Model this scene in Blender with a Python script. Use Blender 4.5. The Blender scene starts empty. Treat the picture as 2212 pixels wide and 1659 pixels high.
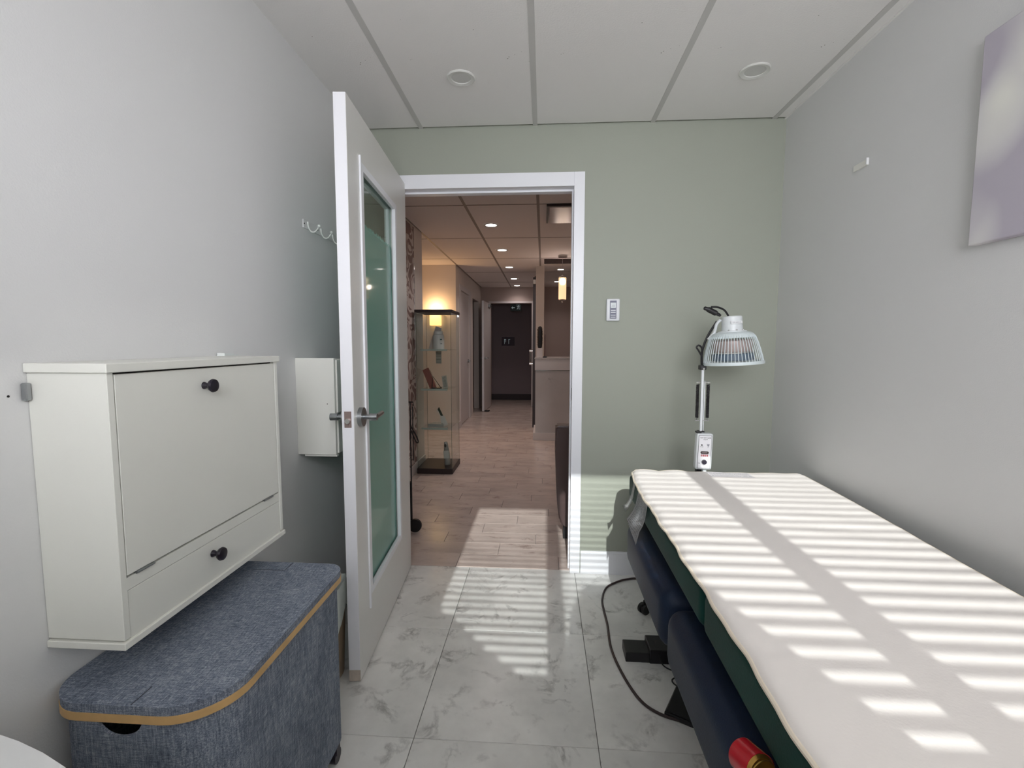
import bpy, bmesh, math, random
from mathutils import Vector, Matrix
random.seed(7)
PI = math.pi
SC = bpy.context.scene
COL = SC.collection

# ------------------------------------------------------------------ camera
F_PX = 1026.0
cam_d = bpy.data.cameras.new('camera'); cam = bpy.data.objects.new('camera', cam_d); COL.objects.link(cam)
cam_d.sensor_fit = 'HORIZONTAL'; cam_d.sensor_width = 36.0; cam_d.lens = 36.0*F_PX/2212.0
cam_d.clip_start = 0.02; cam_d.clip_end = 100
yaw, pitch, roll = -0.0653, -0.0842, 0.0018
fw = Vector((math.sin(yaw)*math.cos(pitch), math.cos(yaw)*math.cos(pitch), math.sin(pitch)))
rt = Vector((math.cos(yaw), -math.sin(yaw), 0)); up = rt.cross(fw)
r2 = math.cos(roll)*rt+math.sin(roll)*up; u2 = -math.sin(roll)*rt+math.cos(roll)*up
m3 = Matrix((r2, u2, -fw)).transposed()
cam.matrix_world = Matrix.Translation((0, 0, 1.2922)) @ m3.to_4x4()
SC.camera = cam

# ------------------------------------------------------------------ exposure, sky, sun
SC.view_settings.view_transform = 'Standard'; SC.view_settings.look = 'None'
SC.view_settings.gamma = 1.0; SC.view_settings.use_curve_mapping = False
SC.view_settings.exposure = 0.0
SKY = 16.2; SUN = 4.6; PORTAL = True
w = bpy.data.worlds.new('sky'); SC.world = w; w.use_nodes = True
bg = w.node_tree.nodes['Background']; bg.inputs[0].default_value = (1.02, 0.945, 1.03, 1); bg.inputs[1].default_value = SKY
SUN_DIR = Vector((0.005, 1.0, -0.552)).normalized()
sd = bpy.data.lights.new('sun', 'SUN'); sd.energy = SUN; sd.angle = math.radians(0.45); sd.color = (1.0, 0.95, 0.96)
so = bpy.data.objects.new('sun', sd); COL.objects.link(so); so.rotation_euler = SUN_DIR.to_track_quat('-Z', 'Y').to_euler()
so.location = (0, -4, 4)
pd = bpy.data.lights.new('window_portal', 'AREA'); pd.shape = 'RECTANGLE'; pd.size = 1.84; pd.size_y = 1.18
pd.cycles.is_portal = True
po = bpy.data.objects.new('window_portal', pd); COL.objects.link(po); po.location = (0.32, -0.715, 1.83); po.rotation_euler = (PI/2, 0, PI)
po.rotation_euler = Vector((0, 1, 0)).to_track_quat('-Z', 'Z').to_euler()
if hasattr(SC, 'cycles'):
    SC.cycles.max_bounces = 10; SC.cycles.diffuse_bounces = 6; SC.cycles.glossy_bounces = 4
    SC.cycles.transmission_bounces = 8; SC.cycles.transparent_max_bounces = 16
    SC.cycles.sample_clamp_indirect = 6.0; SC.cycles.use_denoising = True
    SC.cycles.caustics_reflective = False; SC.cycles.caustics_refractive = False

# ------------------------------------------------------------------ helpers
def lin(c):
    return tuple((v/255.0/12.92 if v/255.0 <= 0.04045 else ((v/255.0+0.055)/1.055)**2.4) for v in c)
MATS = {}
def mat(name, rgb, rough=0.5, metal=0.0, spec=0.5, bump=0.0, bscale=80.0, var=0.0, vscale=8.0, emit=None, es=0.0, coat=0.0, sheen=0.0, trans=0.0):
    if name in MATS: return MATS[name]
    m = bpy.data.materials.new(name); m.use_nodes = True; nt = m.node_tree; b = nt.nodes['Principled BSDF']
    c = lin(rgb)
    b.inputs['Base Color'].default_value = (*c, 1); b.inputs['Roughness'].default_value = rough
    b.inputs['Metallic'].default_value = metal; b.inputs['Specular IOR Level'].default_value = spec
    if coat: b.inputs['Coat Weight'].default_value = coat
    if sheen: b.inputs['Sheen Weight'].default_value = sheen
    if trans: b.inputs['Transmission Weight'].default_value = trans
    if emit: b.inputs['Emission Color'].default_value = (*emit, 1); b.inputs['Emission Strength'].default_value = es
    tc = nt.nodes.new('ShaderNodeTexCoord')
    if var:
        n = nt.nodes.new('ShaderNodeTexNoise'); n.inputs['Scale'].default_value = vscale; n.inputs['Detail'].default_value = 5
        nt.links.new(tc.outputs['Object'], n.inputs['Vector'])
        cr = nt.nodes.new('ShaderNodeValToRGB')
        cr.color_ramp.elements[0].position = 0.3; cr.color_ramp.elements[1].position = 0.7
        cr.color_ramp.elements[0].color = (*[v*(1-var) for v in c], 1); cr.color_ramp.elements[1].color = (*[min(1, v*(1+var)) for v in c], 1)
        nt.links.new(n.outputs['Fac'], cr.inputs['Fac']); nt.links.new(cr.outputs['Color'], b.inputs['Base Color'])
    if bump:
        n2 = nt.nodes.new('ShaderNodeTexNoise'); n2.inputs['Scale'].default_value = bscale; n2.inputs['Detail'].default_value = 3
        nt.links.new(tc.outputs['Object'], n2.inputs['Vector'])
        bn = nt.nodes.new('ShaderNodeBump'); bn.inputs['Strength'].default_value = bump; bn.inputs['Distance'].default_value = 0.002
        nt.links.new(n2.outputs['Fac'], bn.inputs['Height']); nt.links.new(bn.outputs['Normal'], b.inputs['Normal'])
    MATS[name] = m; return m

def nodes_of(m): return m.node_tree.nodes, m.node_tree.links, m.node_tree.nodes['Principled BSDF']

def marble(name, base, vein, rough, scale, vein_w=0.035, strength=0.8, cloud=0.10, stretch=(1, 1, 1), rnd=True):
    m = mat(name, base, rough=rough, spec=0.35); N, Lk, b = nodes_of(m)
    tc = N.new('ShaderNodeTexCoord'); oi = N.new('ShaderNodeObjectInfo')
    mp = N.new('ShaderNodeMapping'); mp.inputs['Scale'].default_value = stretch
    sc = N.new('ShaderNodeVectorMath'); sc.operation = 'SCALE'; sc.inputs[0].default_value = (37, 91, 53)
    Lk.new(oi.outputs['Random'], sc.inputs['Scale'])
    ad = N.new('ShaderNodeVectorMath'); ad.operation = 'ADD'
    Lk.new(tc.outputs['Object'], mp.inputs['Vector']); Lk.new(mp.outputs[0], ad.inputs[0])
    if rnd: Lk.new(sc.outputs[0], ad.inputs[1])
    def noise(s, d, dist=0):
        n = N.new('ShaderNodeTexNoise'); n.inputs['Scale'].default_value = s; n.inputs['Detail'].default_value = d
        n.inputs['Distortion'].default_value = dist; n.inputs['Roughness'].default_value = 0.6
        Lk.new(ad.outputs[0], n.inputs['Vector']); return n
    n1 = noise(scale, 6, 0.6)
    s = N.new('ShaderNodeMath'); s.operation = 'SUBTRACT'; s.inputs[1].default_value = 0.5; Lk.new(n1.outputs['Fac'], s.inputs[0])
    a = N.new('ShaderNodeMath'); a.operation = 'ABSOLUTE'; Lk.new(s.outputs[0], a.inputs[0])
    r = N.new('ShaderNodeMapRange'); r.inputs['From Min'].default_value = 0; r.inputs['From Max'].default_value = vein_w
    r.inputs['To Min'].default_value = 1; r.inputs['To Max'].default_value = 0; Lk.new(a.outputs[0], r.inputs['Value'])
    n2 = noise(scale*1.3, 4); r2_ = N.new('ShaderNodeMapRange'); r2_.inputs['From Min'].default_value = 0.5; r2_.inputs['From Max'].default_value = 0.72
    Lk.new(n2.outputs['Fac'], r2_.inputs['Value'])
    mu = N.new('ShaderNodeMath'); mu.operation = 'MULTIPLY'; Lk.new(r.outputs[0], mu.inputs[0]); Lk.new(r2_.outputs[0], mu.inputs[1])
    mu2 = N.new('ShaderNodeMath'); mu2.operation = 'MULTIPLY'; Lk.new(mu.outputs[0], mu2.inputs[0]); mu2.inputs[1].default_value = strength
    n3 = noise(scale*0.7, 5); cr = N.new('ShaderNodeValToRGB')
    c = lin(base); cr.color_ramp.elements[0].position = 0.3; cr.color_ramp.elements[1].position = 0.62
    cr.color_ramp.elements[0].color = (*[v*(1-cloud*2) for v in c], 1); cr.color_ramp.elements[1].color = (*c, 1)
    Lk.new(n3.outputs['Fac'], cr.inputs['Fac'])
    mx = N.new('ShaderNodeMix'); mx.data_type = 'RGBA'; mx.inputs['B'].default_value = (*lin(vein), 1)
    Lk.new(mu2.outputs[0], mx.inputs['Factor']); Lk.new(cr.outputs['Color'], mx.inputs['A'])
    Lk.new(mx.outputs['Result'], b.inputs['Base Color'])
    return m

class MB:
    def __init__(s): s.bm = bmesh.new()
    def box(s, x0, x1, y0, y1, z0, z1, bev=0.0, seg=2, M=None):
        r = bmesh.ops.create_cube(s.bm, size=1.0)
        vs = r['verts']
        for v in vs:
            v.co = Vector((x0+(v.co.x+.5)*(x1-x0), y0+(v.co.y+.5)*(y1-y0), z0+(v.co.z+.5)*(z1-z0)))
        if bev > 0:
            es = list({e for v in vs for e in v.link_edges})
            rr = bmesh.ops.bevel(s.bm, geom=es, offset=bev, segments=seg, profile=0.5, affect='EDGES')
            vs = list({v for f in rr['faces'] for v in f.verts} | {v for v in vs if v.is_valid})
        if M is not None:
            for v in vs: v.co = M @ v.co
        return s
    def cyl(s, c, r, h, axis='z', n=24, r2=None, M=None):
        rr = bmesh.ops.create_cone(s.bm, cap_ends=True, segments=n, radius1=r, radius2=r if r2 is None else r2, depth=h)
        R = {'z': Matrix(), 'x': Matrix.Rotation(PI/2, 4, 'Y'), 'y': Matrix.Rotation(-PI/2, 4, 'X')}[axis]
        T = Matrix.Translation(c) @ R
        if M is not None: T = M @ T
        for v in rr['verts']: v.co = T @ v.co
        return s
    def sph(s, c, r, n=12, sc=(1, 1, 1)):
        rr = bmesh.ops.create_uvsphere(s.bm, u_segments=n, v_segments=max(6, n//2), radius=r)
        for v in rr['verts']: v.co = Vector(c)+Vector((v.co.x*sc[0], v.co.y*sc[1], v.co.z*sc[2]))
        return s
    def tube(s, pts, r, n=8, closed=False):
        pts = [Vector(q) for q in pts]; N = len(pts); rings = []
        prev = None
        for i, q in enumerate(pts):
            if closed: t = (pts[(i+1) % N]-pts[i-1])
            else: t = pts[min(i+1, N-1)]-pts[max(i-1, 0)]
            if t.length < 1e-9: t = Vector((0, 0, 1))
            t.normalize()
            if prev is None:
                a = Vector((0, 0, 1)) if abs(t.z) < 0.9 else Vector((1, 0, 0)); u = t.cross(a).normalized()
            else:
                u = (prev-t*prev.dot(t)).normalized()
            prev = u; vv = t.cross(u)
            rad = r[i] if isinstance(r, (list, tuple)) else r
            rings.append([s.bm.verts.new(q+rad*(math.cos(2*PI*k/n)*u+math.sin(2*PI*k/n)*vv)) for k in range(n)])
        M_ = N if closed else N-1
        for i in range(M_):
            A, B = rings[i], rings[(i+1) % N]
            for k in range(n): s.bm.faces.new((A[k], A[(k+1) % n], B[(k+1) % n], B[k]))
        if not closed:
            s.bm.faces.new(list(reversed(rings[0]))); s.bm.faces.new(rings[-1])
        return s
    def lathe(s, prof, c=(0, 0, 0), n=32, cap=True, wav=None):
        rings = []
        for (r, z) in prof:
            ring = []
            for k in range(n):
                a = 2*PI*k/n; rr, zz = r, z
                if wav: rr, zz = wav(a, r, z)
                ring.append(s.bm.verts.new((c[0]+rr*math.cos(a), c[1]+rr*math.sin(a), c[2]+zz)))
            rings.append(ring)
        for i in range(len(rings)-1):
            for k in range(n): s.bm.faces.new((rings[i][k], rings[i][(k+1) % n], rings[i+1][(k+1) % n], rings[i+1][k]))
        if cap:
            s.bm.faces.new(list(reversed(rings[0]))); s.bm.faces.new(rings[-1])
        return s
    def prism(s, poly, z0, z1, T=None):
        """poly in local xy extruded z0..z1, T maps to world"""
        a = [s.bm.verts.new(Vector((x, y, z0))) for x, y in poly]; b = [s.bm.verts.new(Vector((x, y, z1))) for x, y in poly]
        s.bm.faces.new(list(reversed(a))); s.bm.faces.new(b); n = len(poly)
        for k in range(n): s.bm.faces.new((a[k], a[(k+1) % n], b[(k+1) % n], b[k]))
        if T is not None:
            for v in a+b: v.co = T @ v.co
        return s
    def xform(s, M):
        for v in s.bm.verts: v.co = M @ v.co
        return s
    def build(s, name, m, parent=None, smooth=False, origin=None, rot=None, loc=None):
        if smooth is not False:
            bmesh.ops.recalc_face_normals(s.bm, faces=s.bm.faces)
            for f in s.bm.faces: f.smooth = True
            ang = 0.7 if smooth is True else smooth
            for e in s.bm.edges:
                if len(e.link_faces) == 2 and e.calc_face_angle(0) > ang: e.smooth = False
        else:
            bmesh.ops.recalc_face_normals(s.bm, faces=s.bm.faces)
        me = bpy.data.meshes.new(name)
        if origin is not None:
            for v in s.bm.verts: v.co -= Vector(origin)
        s.bm.to_mesh(me); s.bm.free(); me.materials.append(m)
        o = bpy.data.objects.new(name, me); COL.objects.link(o)
        if origin is not None: o.location = origin
        if loc is not None: o.location = loc
        if rot is not None: o.rotation_euler = rot
        if parent is not None: o.parent = parent
        return o

def tag(o, label=None, cat=None, group=None, kind=None):
    if label: o['label'] = label
    if cat: o['category'] = cat
    if group: o['group'] = group
    if kind: o['kind'] = kind
    return o
def empty(name, loc=(0, 0, 0), rz=0.0):
    o = bpy.data.objects.new(name, None); COL.objects.link(o); o.location = loc; o.rotation_euler = (0, 0, rz); o.empty_display_size = 0.1
    return o
class Thing:
    """empty root at loc; parts are given in world coordinates and re-based"""
    def __init__(s, name, loc, label=None, cat=None, group=None, kind=None, rz=0.0):
        s.root = empty(name, loc, rz); s.inv = (Matrix.Translation(loc) @ Matrix.Rotation(rz, 4, 'Z')).inverted()
        tag(s.root, label, cat, group, kind)
    def part(s, name, mb, m, smooth=False, parent=None, label=None, local=False):
        if not local: mb.xform(s.inv)
        o = mb.build(name, m, parent or s.root, smooth)
        if label: o['label'] = label
        return o
def copy_tree(o, parent=None):
    c = o.copy(); COL.objects.link(c); c.parent = parent
    for ch in [x for x in bpy.data.objects if x.parent == o]: copy_tree(ch, c)
    return c
def struct(name, mb, m, smooth=False):
    o = mb.build(name, m, None, smooth); o['kind'] = 'structure'; return o
def text_mb(txt, size, T, depth=0.0004, align='CENTER'):
    cu = bpy.data.curves.new('t', 'FONT'); cu.body = txt; cu.size = size; cu.extrude = depth; cu.align_x = align; cu.align_y = 'CENTER'
    cu.resolution_u = 2
    o = bpy.data.objects.new('t', cu); COL.objects.link(o)
    dg = bpy.context.evaluated_depsgraph_get(); me = bpy.data.meshes.new_from_object(o.evaluated_get(dg))
    mb = MB(); mb.bm.from_mesh(me); mb.xform(T)
    bpy.data.objects.remove(o); bpy.data.curves.remove(cu); bpy.data.meshes.remove(me)
    return mb
def bez(pts, n=12):
    """Catmull-Rom through pts"""
    P = [Vector(q) for q in pts]; out = []
    for i in range(len(P)-1):
        a = P[max(i-1, 0)]; b = P[i]; c = P[i+1]; d = P[min(i+2, len(P)-1)]
        for k in range(n):
            t = k/n
            out.append(0.5*((2*b)+(c-a)*t+(2*a-5*b+4*c-d)*t*t+(3*b-a-3*c+d)*t**3))
    out.append(P[-1]); return out
def rrect(x0, x1, y0, y1, r, n=8):
    out = []
    if not isinstance(r, (list, tuple)): r = [r]*4
    for (cx, cy, a0, q) in ((x1, y1, 0, r[0]), (x0, y1, PI/2, r[1]), (x0, y0, PI, r[2]), (x1, y0, 1.5*PI, r[3])):
        sx = -1 if cx == x1 else 1; sy = -1 if cy == y1 else 1
        for k in range(n+1):
            a = a0+PI/2*k/n; out.append((cx+sx*q+q*math.cos(a), cy+sy*q+q*math.sin(a)))
    return out

# ------------------------------------------------------------------ key dimensions
D = 2.617; C = 2.442; RX = 1.231; LX = -0.985; YW = -0.62
# ------------------------------------------------------------------ materials
M_side = mat('wall_paint_offwhite', (219, 219, 219), 0.75, bump=0.15, bscale=300)
M_green = mat('wall_paint_sage', (160, 164, 152), 0.7, bump=0.15, bscale=300)
M_ceil = mat('ceiling_tile', (234, 232, 230), 0.9, bump=0.35, bscale=160)
M_tbar = mat('grid_bar_grey', (198, 197, 194), 0.6)
M_trim = mat('trim_white', (236, 237, 242), 0.35)
M_doorw = mat('door_white', (226, 225, 222), 0.35)
M_cab = mat('cabinet_melamine', (228, 228, 221), 0.42, bump=0.05, bscale=200)
M_dark = mat('gap_dark', (40, 36, 34), 0.8)
M_blackp = mat('black_plastic', (26, 25, 28), 0.45)
M_metal = mat('brushed_steel', (165, 168, 170), 0.32, metal=1.0)
M_chrome = mat('chrome', (215, 215, 215), 0.12, metal=1.0)
M_brass = mat('latch_bronze', (150, 132, 128), 0.45, metal=0.7)
M_marble = marble('marble_tile', (243, 242, 239), (112, 110, 108), 0.25, 5.5, vein_w=0.05, strength=0.75, cloud=0.10, stretch=(1, 1.0, 1))
M_hallm = marble('hall_plank_stone', (212, 196, 188), (130, 104, 96), 0.24, 4.0, vein_w=0.05, strength=0.75, cloud=0.13, stretch=(1, 2.2, 1))
M_grout = mat('grout', (128, 126, 122), 0.9)
M_hwall = mat('hall_wall_paint', (218, 210, 204), 0.75)
M_hceil = mat('hall_ceiling_tile', (236, 230, 228), 0.9, bump=0.3, bscale=160)
M_whitep = mat('white_plastic', (232, 233, 234), 0.35)

# speckles on ceiling tiles
N, Lk, b = nodes_of(M_ceil)
tc = N.new('ShaderNodeTexCoord'); vz = N.new('ShaderNodeTexVoronoi'); vz.inputs['Scale'].default_value = 45; vz.inputs['Randomness'].default_value = 1
nz = N.new('ShaderNodeTexNoise'); nz.inputs['Scale'].default_value = 9
Lk.new(tc.outputs['Object'], vz.inputs['Vector']); Lk.new(tc.outputs['Object'], nz.inputs['Vector'])
mr = N.new('ShaderNodeMapRange'); mr.inputs['From Min'].default_value = 0.55; mr.inputs['From Max'].default_value = 0.8; mr.inputs['To Max'].default_value = 0.19
Lk.new(nz.outputs['Fac'], mr.inputs['Value'])
lt = N.new('ShaderNodeMath'); lt.operation = 'LESS_THAN'; Lk.new(vz.outputs['Distance'], lt.inputs[0]); Lk.new(mr.outputs[0], lt.inputs[1])
mx = N.new('ShaderNodeMix'); mx.data_type = 'RGBA'; mx.inputs['A'].default_value = (*lin((234, 232, 230)), 1); mx.inputs['B'].default_value = (*lin((135, 130, 124)), 1)
Lk.new(lt.outputs[0], mx.inputs['Factor']); Lk.new(mx.outputs['Result'], b.inputs['Base Color'])

# ------------------------------------------------------------------ room shell
struct('wall_left', MB().box(LX-0.1, LX, YW-0.085, D, -0.02, C+0.05), M_side)
struct('wall_right', MB().box(RX, RX+0.1, YW-0.085, D, -0.02, C+0.05), M_side)
OX0, OX1, OZ = -0.832, 0.176, 2.143       # door opening
wb = MB(); wb.box(-2.35, OX0, D, D+0.12, -0.02, C+0.05); wb.box(OX1, 1.75, D, D+0.12, -0.02, C+0.05); wb.box(OX0, OX1, D, D+0.12, OZ, C+0.05)
struct('wall_back', wb, M_green)
# window wall behind the camera with its opening
WX0, WX1, WZ0, WZ1 = -0.56, 1.20, 1.255, 2.405
wf = MB(); wf.box(LX, WX0, YW-0.085, YW, 0, C+.05); wf.box(WX1, RX, YW-0.085, YW, 0, C+.05)
wf.box(WX0, WX1, YW-0.085, YW, 0, WZ0); wf.box(WX0, WX1, YW-0.085, YW, WZ1, C+.05)
struct('wall_front', wf, M_side)
win = Thing('window_1', (0.32, YW-0.07, WZ0), kind='structure')
fr = MB(); fr.box(WX0, WX0+0.05, YW-0.08, YW-0.04, WZ0, WZ1); fr.box(WX1-0.03, WX1, YW-0.08, YW-0.04, WZ0, WZ1)
fr.box(WX0, WX1, YW-0.08, YW-0.04, WZ0, WZ0+0.03); fr.box(WX0, WX1, YW-0.08, YW-0.04, WZ1-0.018, WZ1)
win.part('window_frame', fr, M_trim)
for (a, bb) in ((0.015, 0.10), (0.64, 0.735)):
    win.part('mullion', MB().box(a-0.003, bb-0.003, YW-0.08, YW-0.04, WZ0+.03, WZ1-.018), M_trim)
M_glass = bpy.data.materials.new('clear_pane'); M_glass.use_nodes = True
gn = M_glass.node_tree; gn.nodes.remove(gn.nodes['Principled BSDF'])
tr = gn.nodes.new('ShaderNodeBsdfTransparent'); tr.inputs[0].default_value = (0.93, 0.97, 0.95, 1); gl = gn.nodes.new('ShaderNodeBsdfGlossy'); gl.inputs['Roughness'].default_value = 0.03
fz = gn.nodes.new('ShaderNodeFresnel'); fz.inputs[0].default_value = 1.45; ms = gn.nodes.new('ShaderNodeMixShader')
ge = gn.nodes.new('ShaderNodeNewGeometry'); om = gn.nodes.new('ShaderNodeMath'); om.operation = 'SUBTRACT'; om.inputs[0].default_value = 1.0; gn.links.new(ge.outputs['Backfacing'], om.inputs[1]); fm = gn.nodes.new('ShaderNodeMath'); fm.operation = 'MULTIPLY'; gn.links.new(fz.outputs[0], fm.inputs[0]); gn.links.new(om.outputs[0], fm.inputs[1]); gn.links.new(fm.outputs[0], ms.inputs[0]); gn.links.new(tr.outputs[0], ms.inputs[1]); gn.links.new(gl.outputs[0], ms.inputs[2])
gn.links.new(ms.outputs[0], gn.nodes['Material Output'].inputs[0])
for (a, bb) in ((WX0+.05, 0.012), (0.097, 0.637), (0.732, WX1-.03)):
    win.part('pane', MB().box(a, bb, YW-0.073, YW-0.068, WZ0+.03, WZ1-.018), M_glass)
win.part('window_sill', MB().box(WX0-.03, WX1+.02, YW-0.04, YW+0.03, WZ0-.03, WZ0, bev=.004), M_trim)
M_ext = mat('skyblock_grey', (120, 120, 120), 0.9)
struct('wall_skyblock_left', MB().box(-1.0, -0.80, -2.0, YW-0.09, 0, 3.35), M_ext)  # unseen side walls, added to cut daylight entering at wide sideways angles
struct('wall_skyblock_right', MB().box(1.45, 1.65, -2.0, YW-0.09, 0, 3.35), M_ext)
struct('ceiling_skyblock', MB().box(-1.0, 1.65, -2.2, YW-0.09, 3.3, 3.4), M_ext)  # unseen overhang, added to block steep daylight while clearing the sun
# blinds
M_slat = mat('blind_slat', (235, 234, 228), 0.5)
bl = Thing('window_blind', (0.32, YW+0.03, WZ1), 'white horizontal slatted blind hanging over the window behind the viewer', 'blind')
bl.part('head_rail', MB().box(WX0-.02, WX1+.01, YW+0.005, YW+0.055, WZ1-0.0, WZ1+0.034, bev=.003), M_slat)
YB = YW+0.03; zz = WZ1-0.02; k = 0
slat_meshes = {}
while zz > WZ0+0.0:
    s_ = zz+YB*0.552
    t = max(0.0, min(1.0, (2.0-s_)/0.85)); delta = math.radians(6+29*t**1.15)
    tilt = -(math.radians(28.9)-delta)      # inner edge lower by up to the sun's elevation
    sb = MB(); n = 4; wd = 0.0345
    pts = []
    for i in range(n+1):
        q = (i/n-0.5); pts.append((q*wd, 0.0016*(1-4*q*q)))
    poly = pts+[(x, y-0.0006) for x, y in reversed(pts)]
    T = Matrix(((0, 0, 1, 0), (1, 0, 0, 0), (0, 1, 0, 0), (0, 0, 0, 1)))
    sb.prism(poly, -(WX1-WX0)/2-0.01, (WX1-WX0)/2+0.0, T)
    o = sb.build('slat', M_slat, bl.root); o.location = (0, YB-(YW+0.03), zz-WZ1); o.rotation_euler = (tilt, 0, 0)
    zz -= 0.0365; k += 1
bl.part('bottom_rail', MB().box(WX0-.01, WX1, YB-0.012, YB+0.012, WZ0+0.005, WZ0+0.02), M_slat)
# floor
fl = struct('floor', MB().box(-2.4, 1.8, YW-0.14, 11.3, -0.06, -0.006), M_grout)
tb = MB().box(0.0012, 0.6008-0.0, 0.0012, 0.6008, -0.006, 0.0, bev=0.0008, seg=1)
tile = tb.build('floor_tile', M_marble, fl); first = True
gx, gy, tw = 0.1865, 2.037, 0.602
def add_piece(proto, first, loc):
    if first: proto.location = loc; return proto
    c = proto.copy(); COL.objects.link(c); c.parent = proto.parent; c.location = loc; return c
for i in range(-2, 2):
    for j in range(-5, 1):
        x = gx+i*tw; y = gy+j*tw
        if j < 0 or True:
            if j == 0: continue
            add_piece(tile, first, (x, y, 0)); first = False
tb = MB().box(0.0012, 0.6008, 0.0012, 0.6008, -0.006, 0.0, bev=0.0008, seg=1)
cut = tb.build('floor_tile', M_marble, fl); first = True
for i in range(-2, 2):
    add_piece(cut, first, (gx+i*tw, gy, 0)); first = False
# hall planks
YH = 2.645
pm = MB().box(0.0012, 0.5988, 0.001, 0.1673, -0.006, 0.0, bev=0.0007, seg=1)
plank = pm.build('floor_plank', M_hallm, fl); first = True
row = 0; y = YH
rest = []
while y < 10.9:
    off = (row*0.37) % 0.6
    x = -2.3-off
    while x < 1.7:
        if y < 5.4: 
            if x+.6 > -1.4: add_piece(plank, first, (x, y, 0)); first = False
        else: rest.append((x, y))
        x += 0.6
    y += 0.1685; row += 1
rm = MB()
for (x, y) in rest: rm.box(x+.001, x+.599, y+.001, y+.1673, -0.006, 0.0)
ro = rm.build('floor_plank', marble('hall_plank_far', (212, 196, 188), (130, 104, 96), 0.24, 4.0, vein_w=0.05, strength=0.75, cloud=0.13, stretch=(1, 2.2, 1), rnd=False), fl); ro['kind'] = 'stuff'
# ceiling
cl = struct('ceiling', MB().box(-2.4, 1.8, YW-0.085, 11.3, C+0.02, C+0.08), M_tbar)
gcx = -0.661
cm = MB().box(0.010, 0.600, 0.010, 1.21, 0.0, 0.02, bev=0.002, seg=1)
ct = cm.build('ceiling_tile', M_ceil, cl); first = True
for i in range(-1, 4):
    for j in range(-3, 1):
        x = gcx+.61*i; y = D-0.005+1.22*(j-1)
        if y < YW: continue
        add_piece(ct, first, (x, y, C)); first = False
cm = MB().box(0.010, 0.600, 0.010, 0.785, 0.0, 0.02, bev=0.002, seg=1)
ct2 = cm.build('ceiling_tile', M_ceil, cl); first = True
for i in range(-1, 4):
    add_piece(ct2, first, (gcx+.61*i, YW, C)); first = False
# narrow edge strip tiles beside the right wall are covered by the last column; bars
for i in range(0, 4):
    x = gcx+.61*i
    o = MB().box(x-0.012, x+0.012, YW, D, C-0.0015, C+0.004).build('grid_bar', M_tbar, cl)
for yb_ in (D-1.22-0.005, D-2.44-.005):
    MB().box(LX, RX, yb_-0.012, yb_+0.012, C-0.0012, C+0.004).build('grid_bar', M_tbar, cl)
MB().box(RX-0.010, RX, YW, D, C-0.0025, C+0.004).build('edge_trim', M_ceil, cl)
cm = MB().box(0.010, 0.600, 0.010, 1.225, 0.0, 0.02, bev=0.002, seg=1)
hct = cm.build('ceiling_tile', M_hceil, cl); first = True
for i in range(-3, 4):
    for j in range(-1, 7):
        add_piece(hct, first, (gcx+.61*i, 4.036+1.236*j+0.0, C)) if 4.036+1.236*j >= D else None
        if 4.036+1.236*j >= D: first = False
M_htbar = mat('hall_grid_bar', (150, 142, 138), 0.6)
for i in range(-2, 4):
    x = gcx+.61*i
    MB().box(x-0.012, x+0.012, D+.12, 9.8, C-0.0015, C+0.004).build('grid_bar', M_htbar, cl)
for j in range(-1, 6):
    yb_ = 4.036+1.236*j
    if yb_ > D+.12: MB().box(-2.3, 1.7, yb_-0.007, yb_+0.007, C-0.0012, C+0.004).build('grid_bar', M_htbar, cl)

# baseboards
def base_prof(mb, x0, x1, y, h=0.13, t=0.013):
    mb.box(x0, x1, y-t, y, 0, h-0.012); mb.box(x0, x1, y-t*0.7, y, h-0.012, h); return mb
struct('baseboard_back', base_prof(MB(), 0.218, RX, D), M_trim)
struct('baseboard_left', MB().box(LX, LX+0.013, YW, D-.02, 0, 0.13, bev=.003), M_trim)
struct('baseboard_right', MB().box(RX-0.013, RX, YW, D-.02, 0, 0.13, bev=.003), M_trim)

# door casing and jamb
tm = MB()
tm.box(0.158, 0.214, D-0.014, D, 0, 2.198, bev=0.002)
struct('trim_1', tm, M_trim)
struct('trim_2', MB().box(-0.868, -0.814, D-0.014, D, 0, 2.198, bev=0.002), M_trim)
struct('trim_3', MB().box(-0.814, 0.158, D-0.014, D, OZ-.018, 2.198, bev=0.002), M_trim)
jb = MB()
jb.box(OX1-0.018, OX1, D, D+0.125, 0, OZ); jb.box(OX0, OX0+0.018, D, D+0.125, 0, OZ); jb.box(OX0+.018, OX1-.018, D, D+0.125, OZ-0.018, OZ)
jb.box(OX1-0.026, OX1-0.018, D+0.045, D+0.08, 0, OZ-.018); jb.box(OX0+.018, OX0+.026, D+0.045, D+0.08, 0, OZ-.018); jb.box(OX0+.026, OX1-.026, D+0.045, D+0.08, OZ-0.028, OZ-.018)
struct('trim_4', jb, M_trim)
jk = MB().box(OX1-0.0185, OX1-0.0165, D+0.012, D+0.038, 0.98, 1.05)
o = jk.build('strike_plate', M_dark, bpy.data.objects['trim_4'])

# ------------------------------------------------------------------ the open door
DW = 0.9426; TH = 0.044; DZ0, DZ1 = 0.012, 2.152
door = Thing('door_1', (-0.753, 2.606, 0), kind='structure', rz=math.radians(-85.741))
GU0, GU1, GZ0, GZ1 = 0.235, 0.80, 0.275, 1.975
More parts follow.
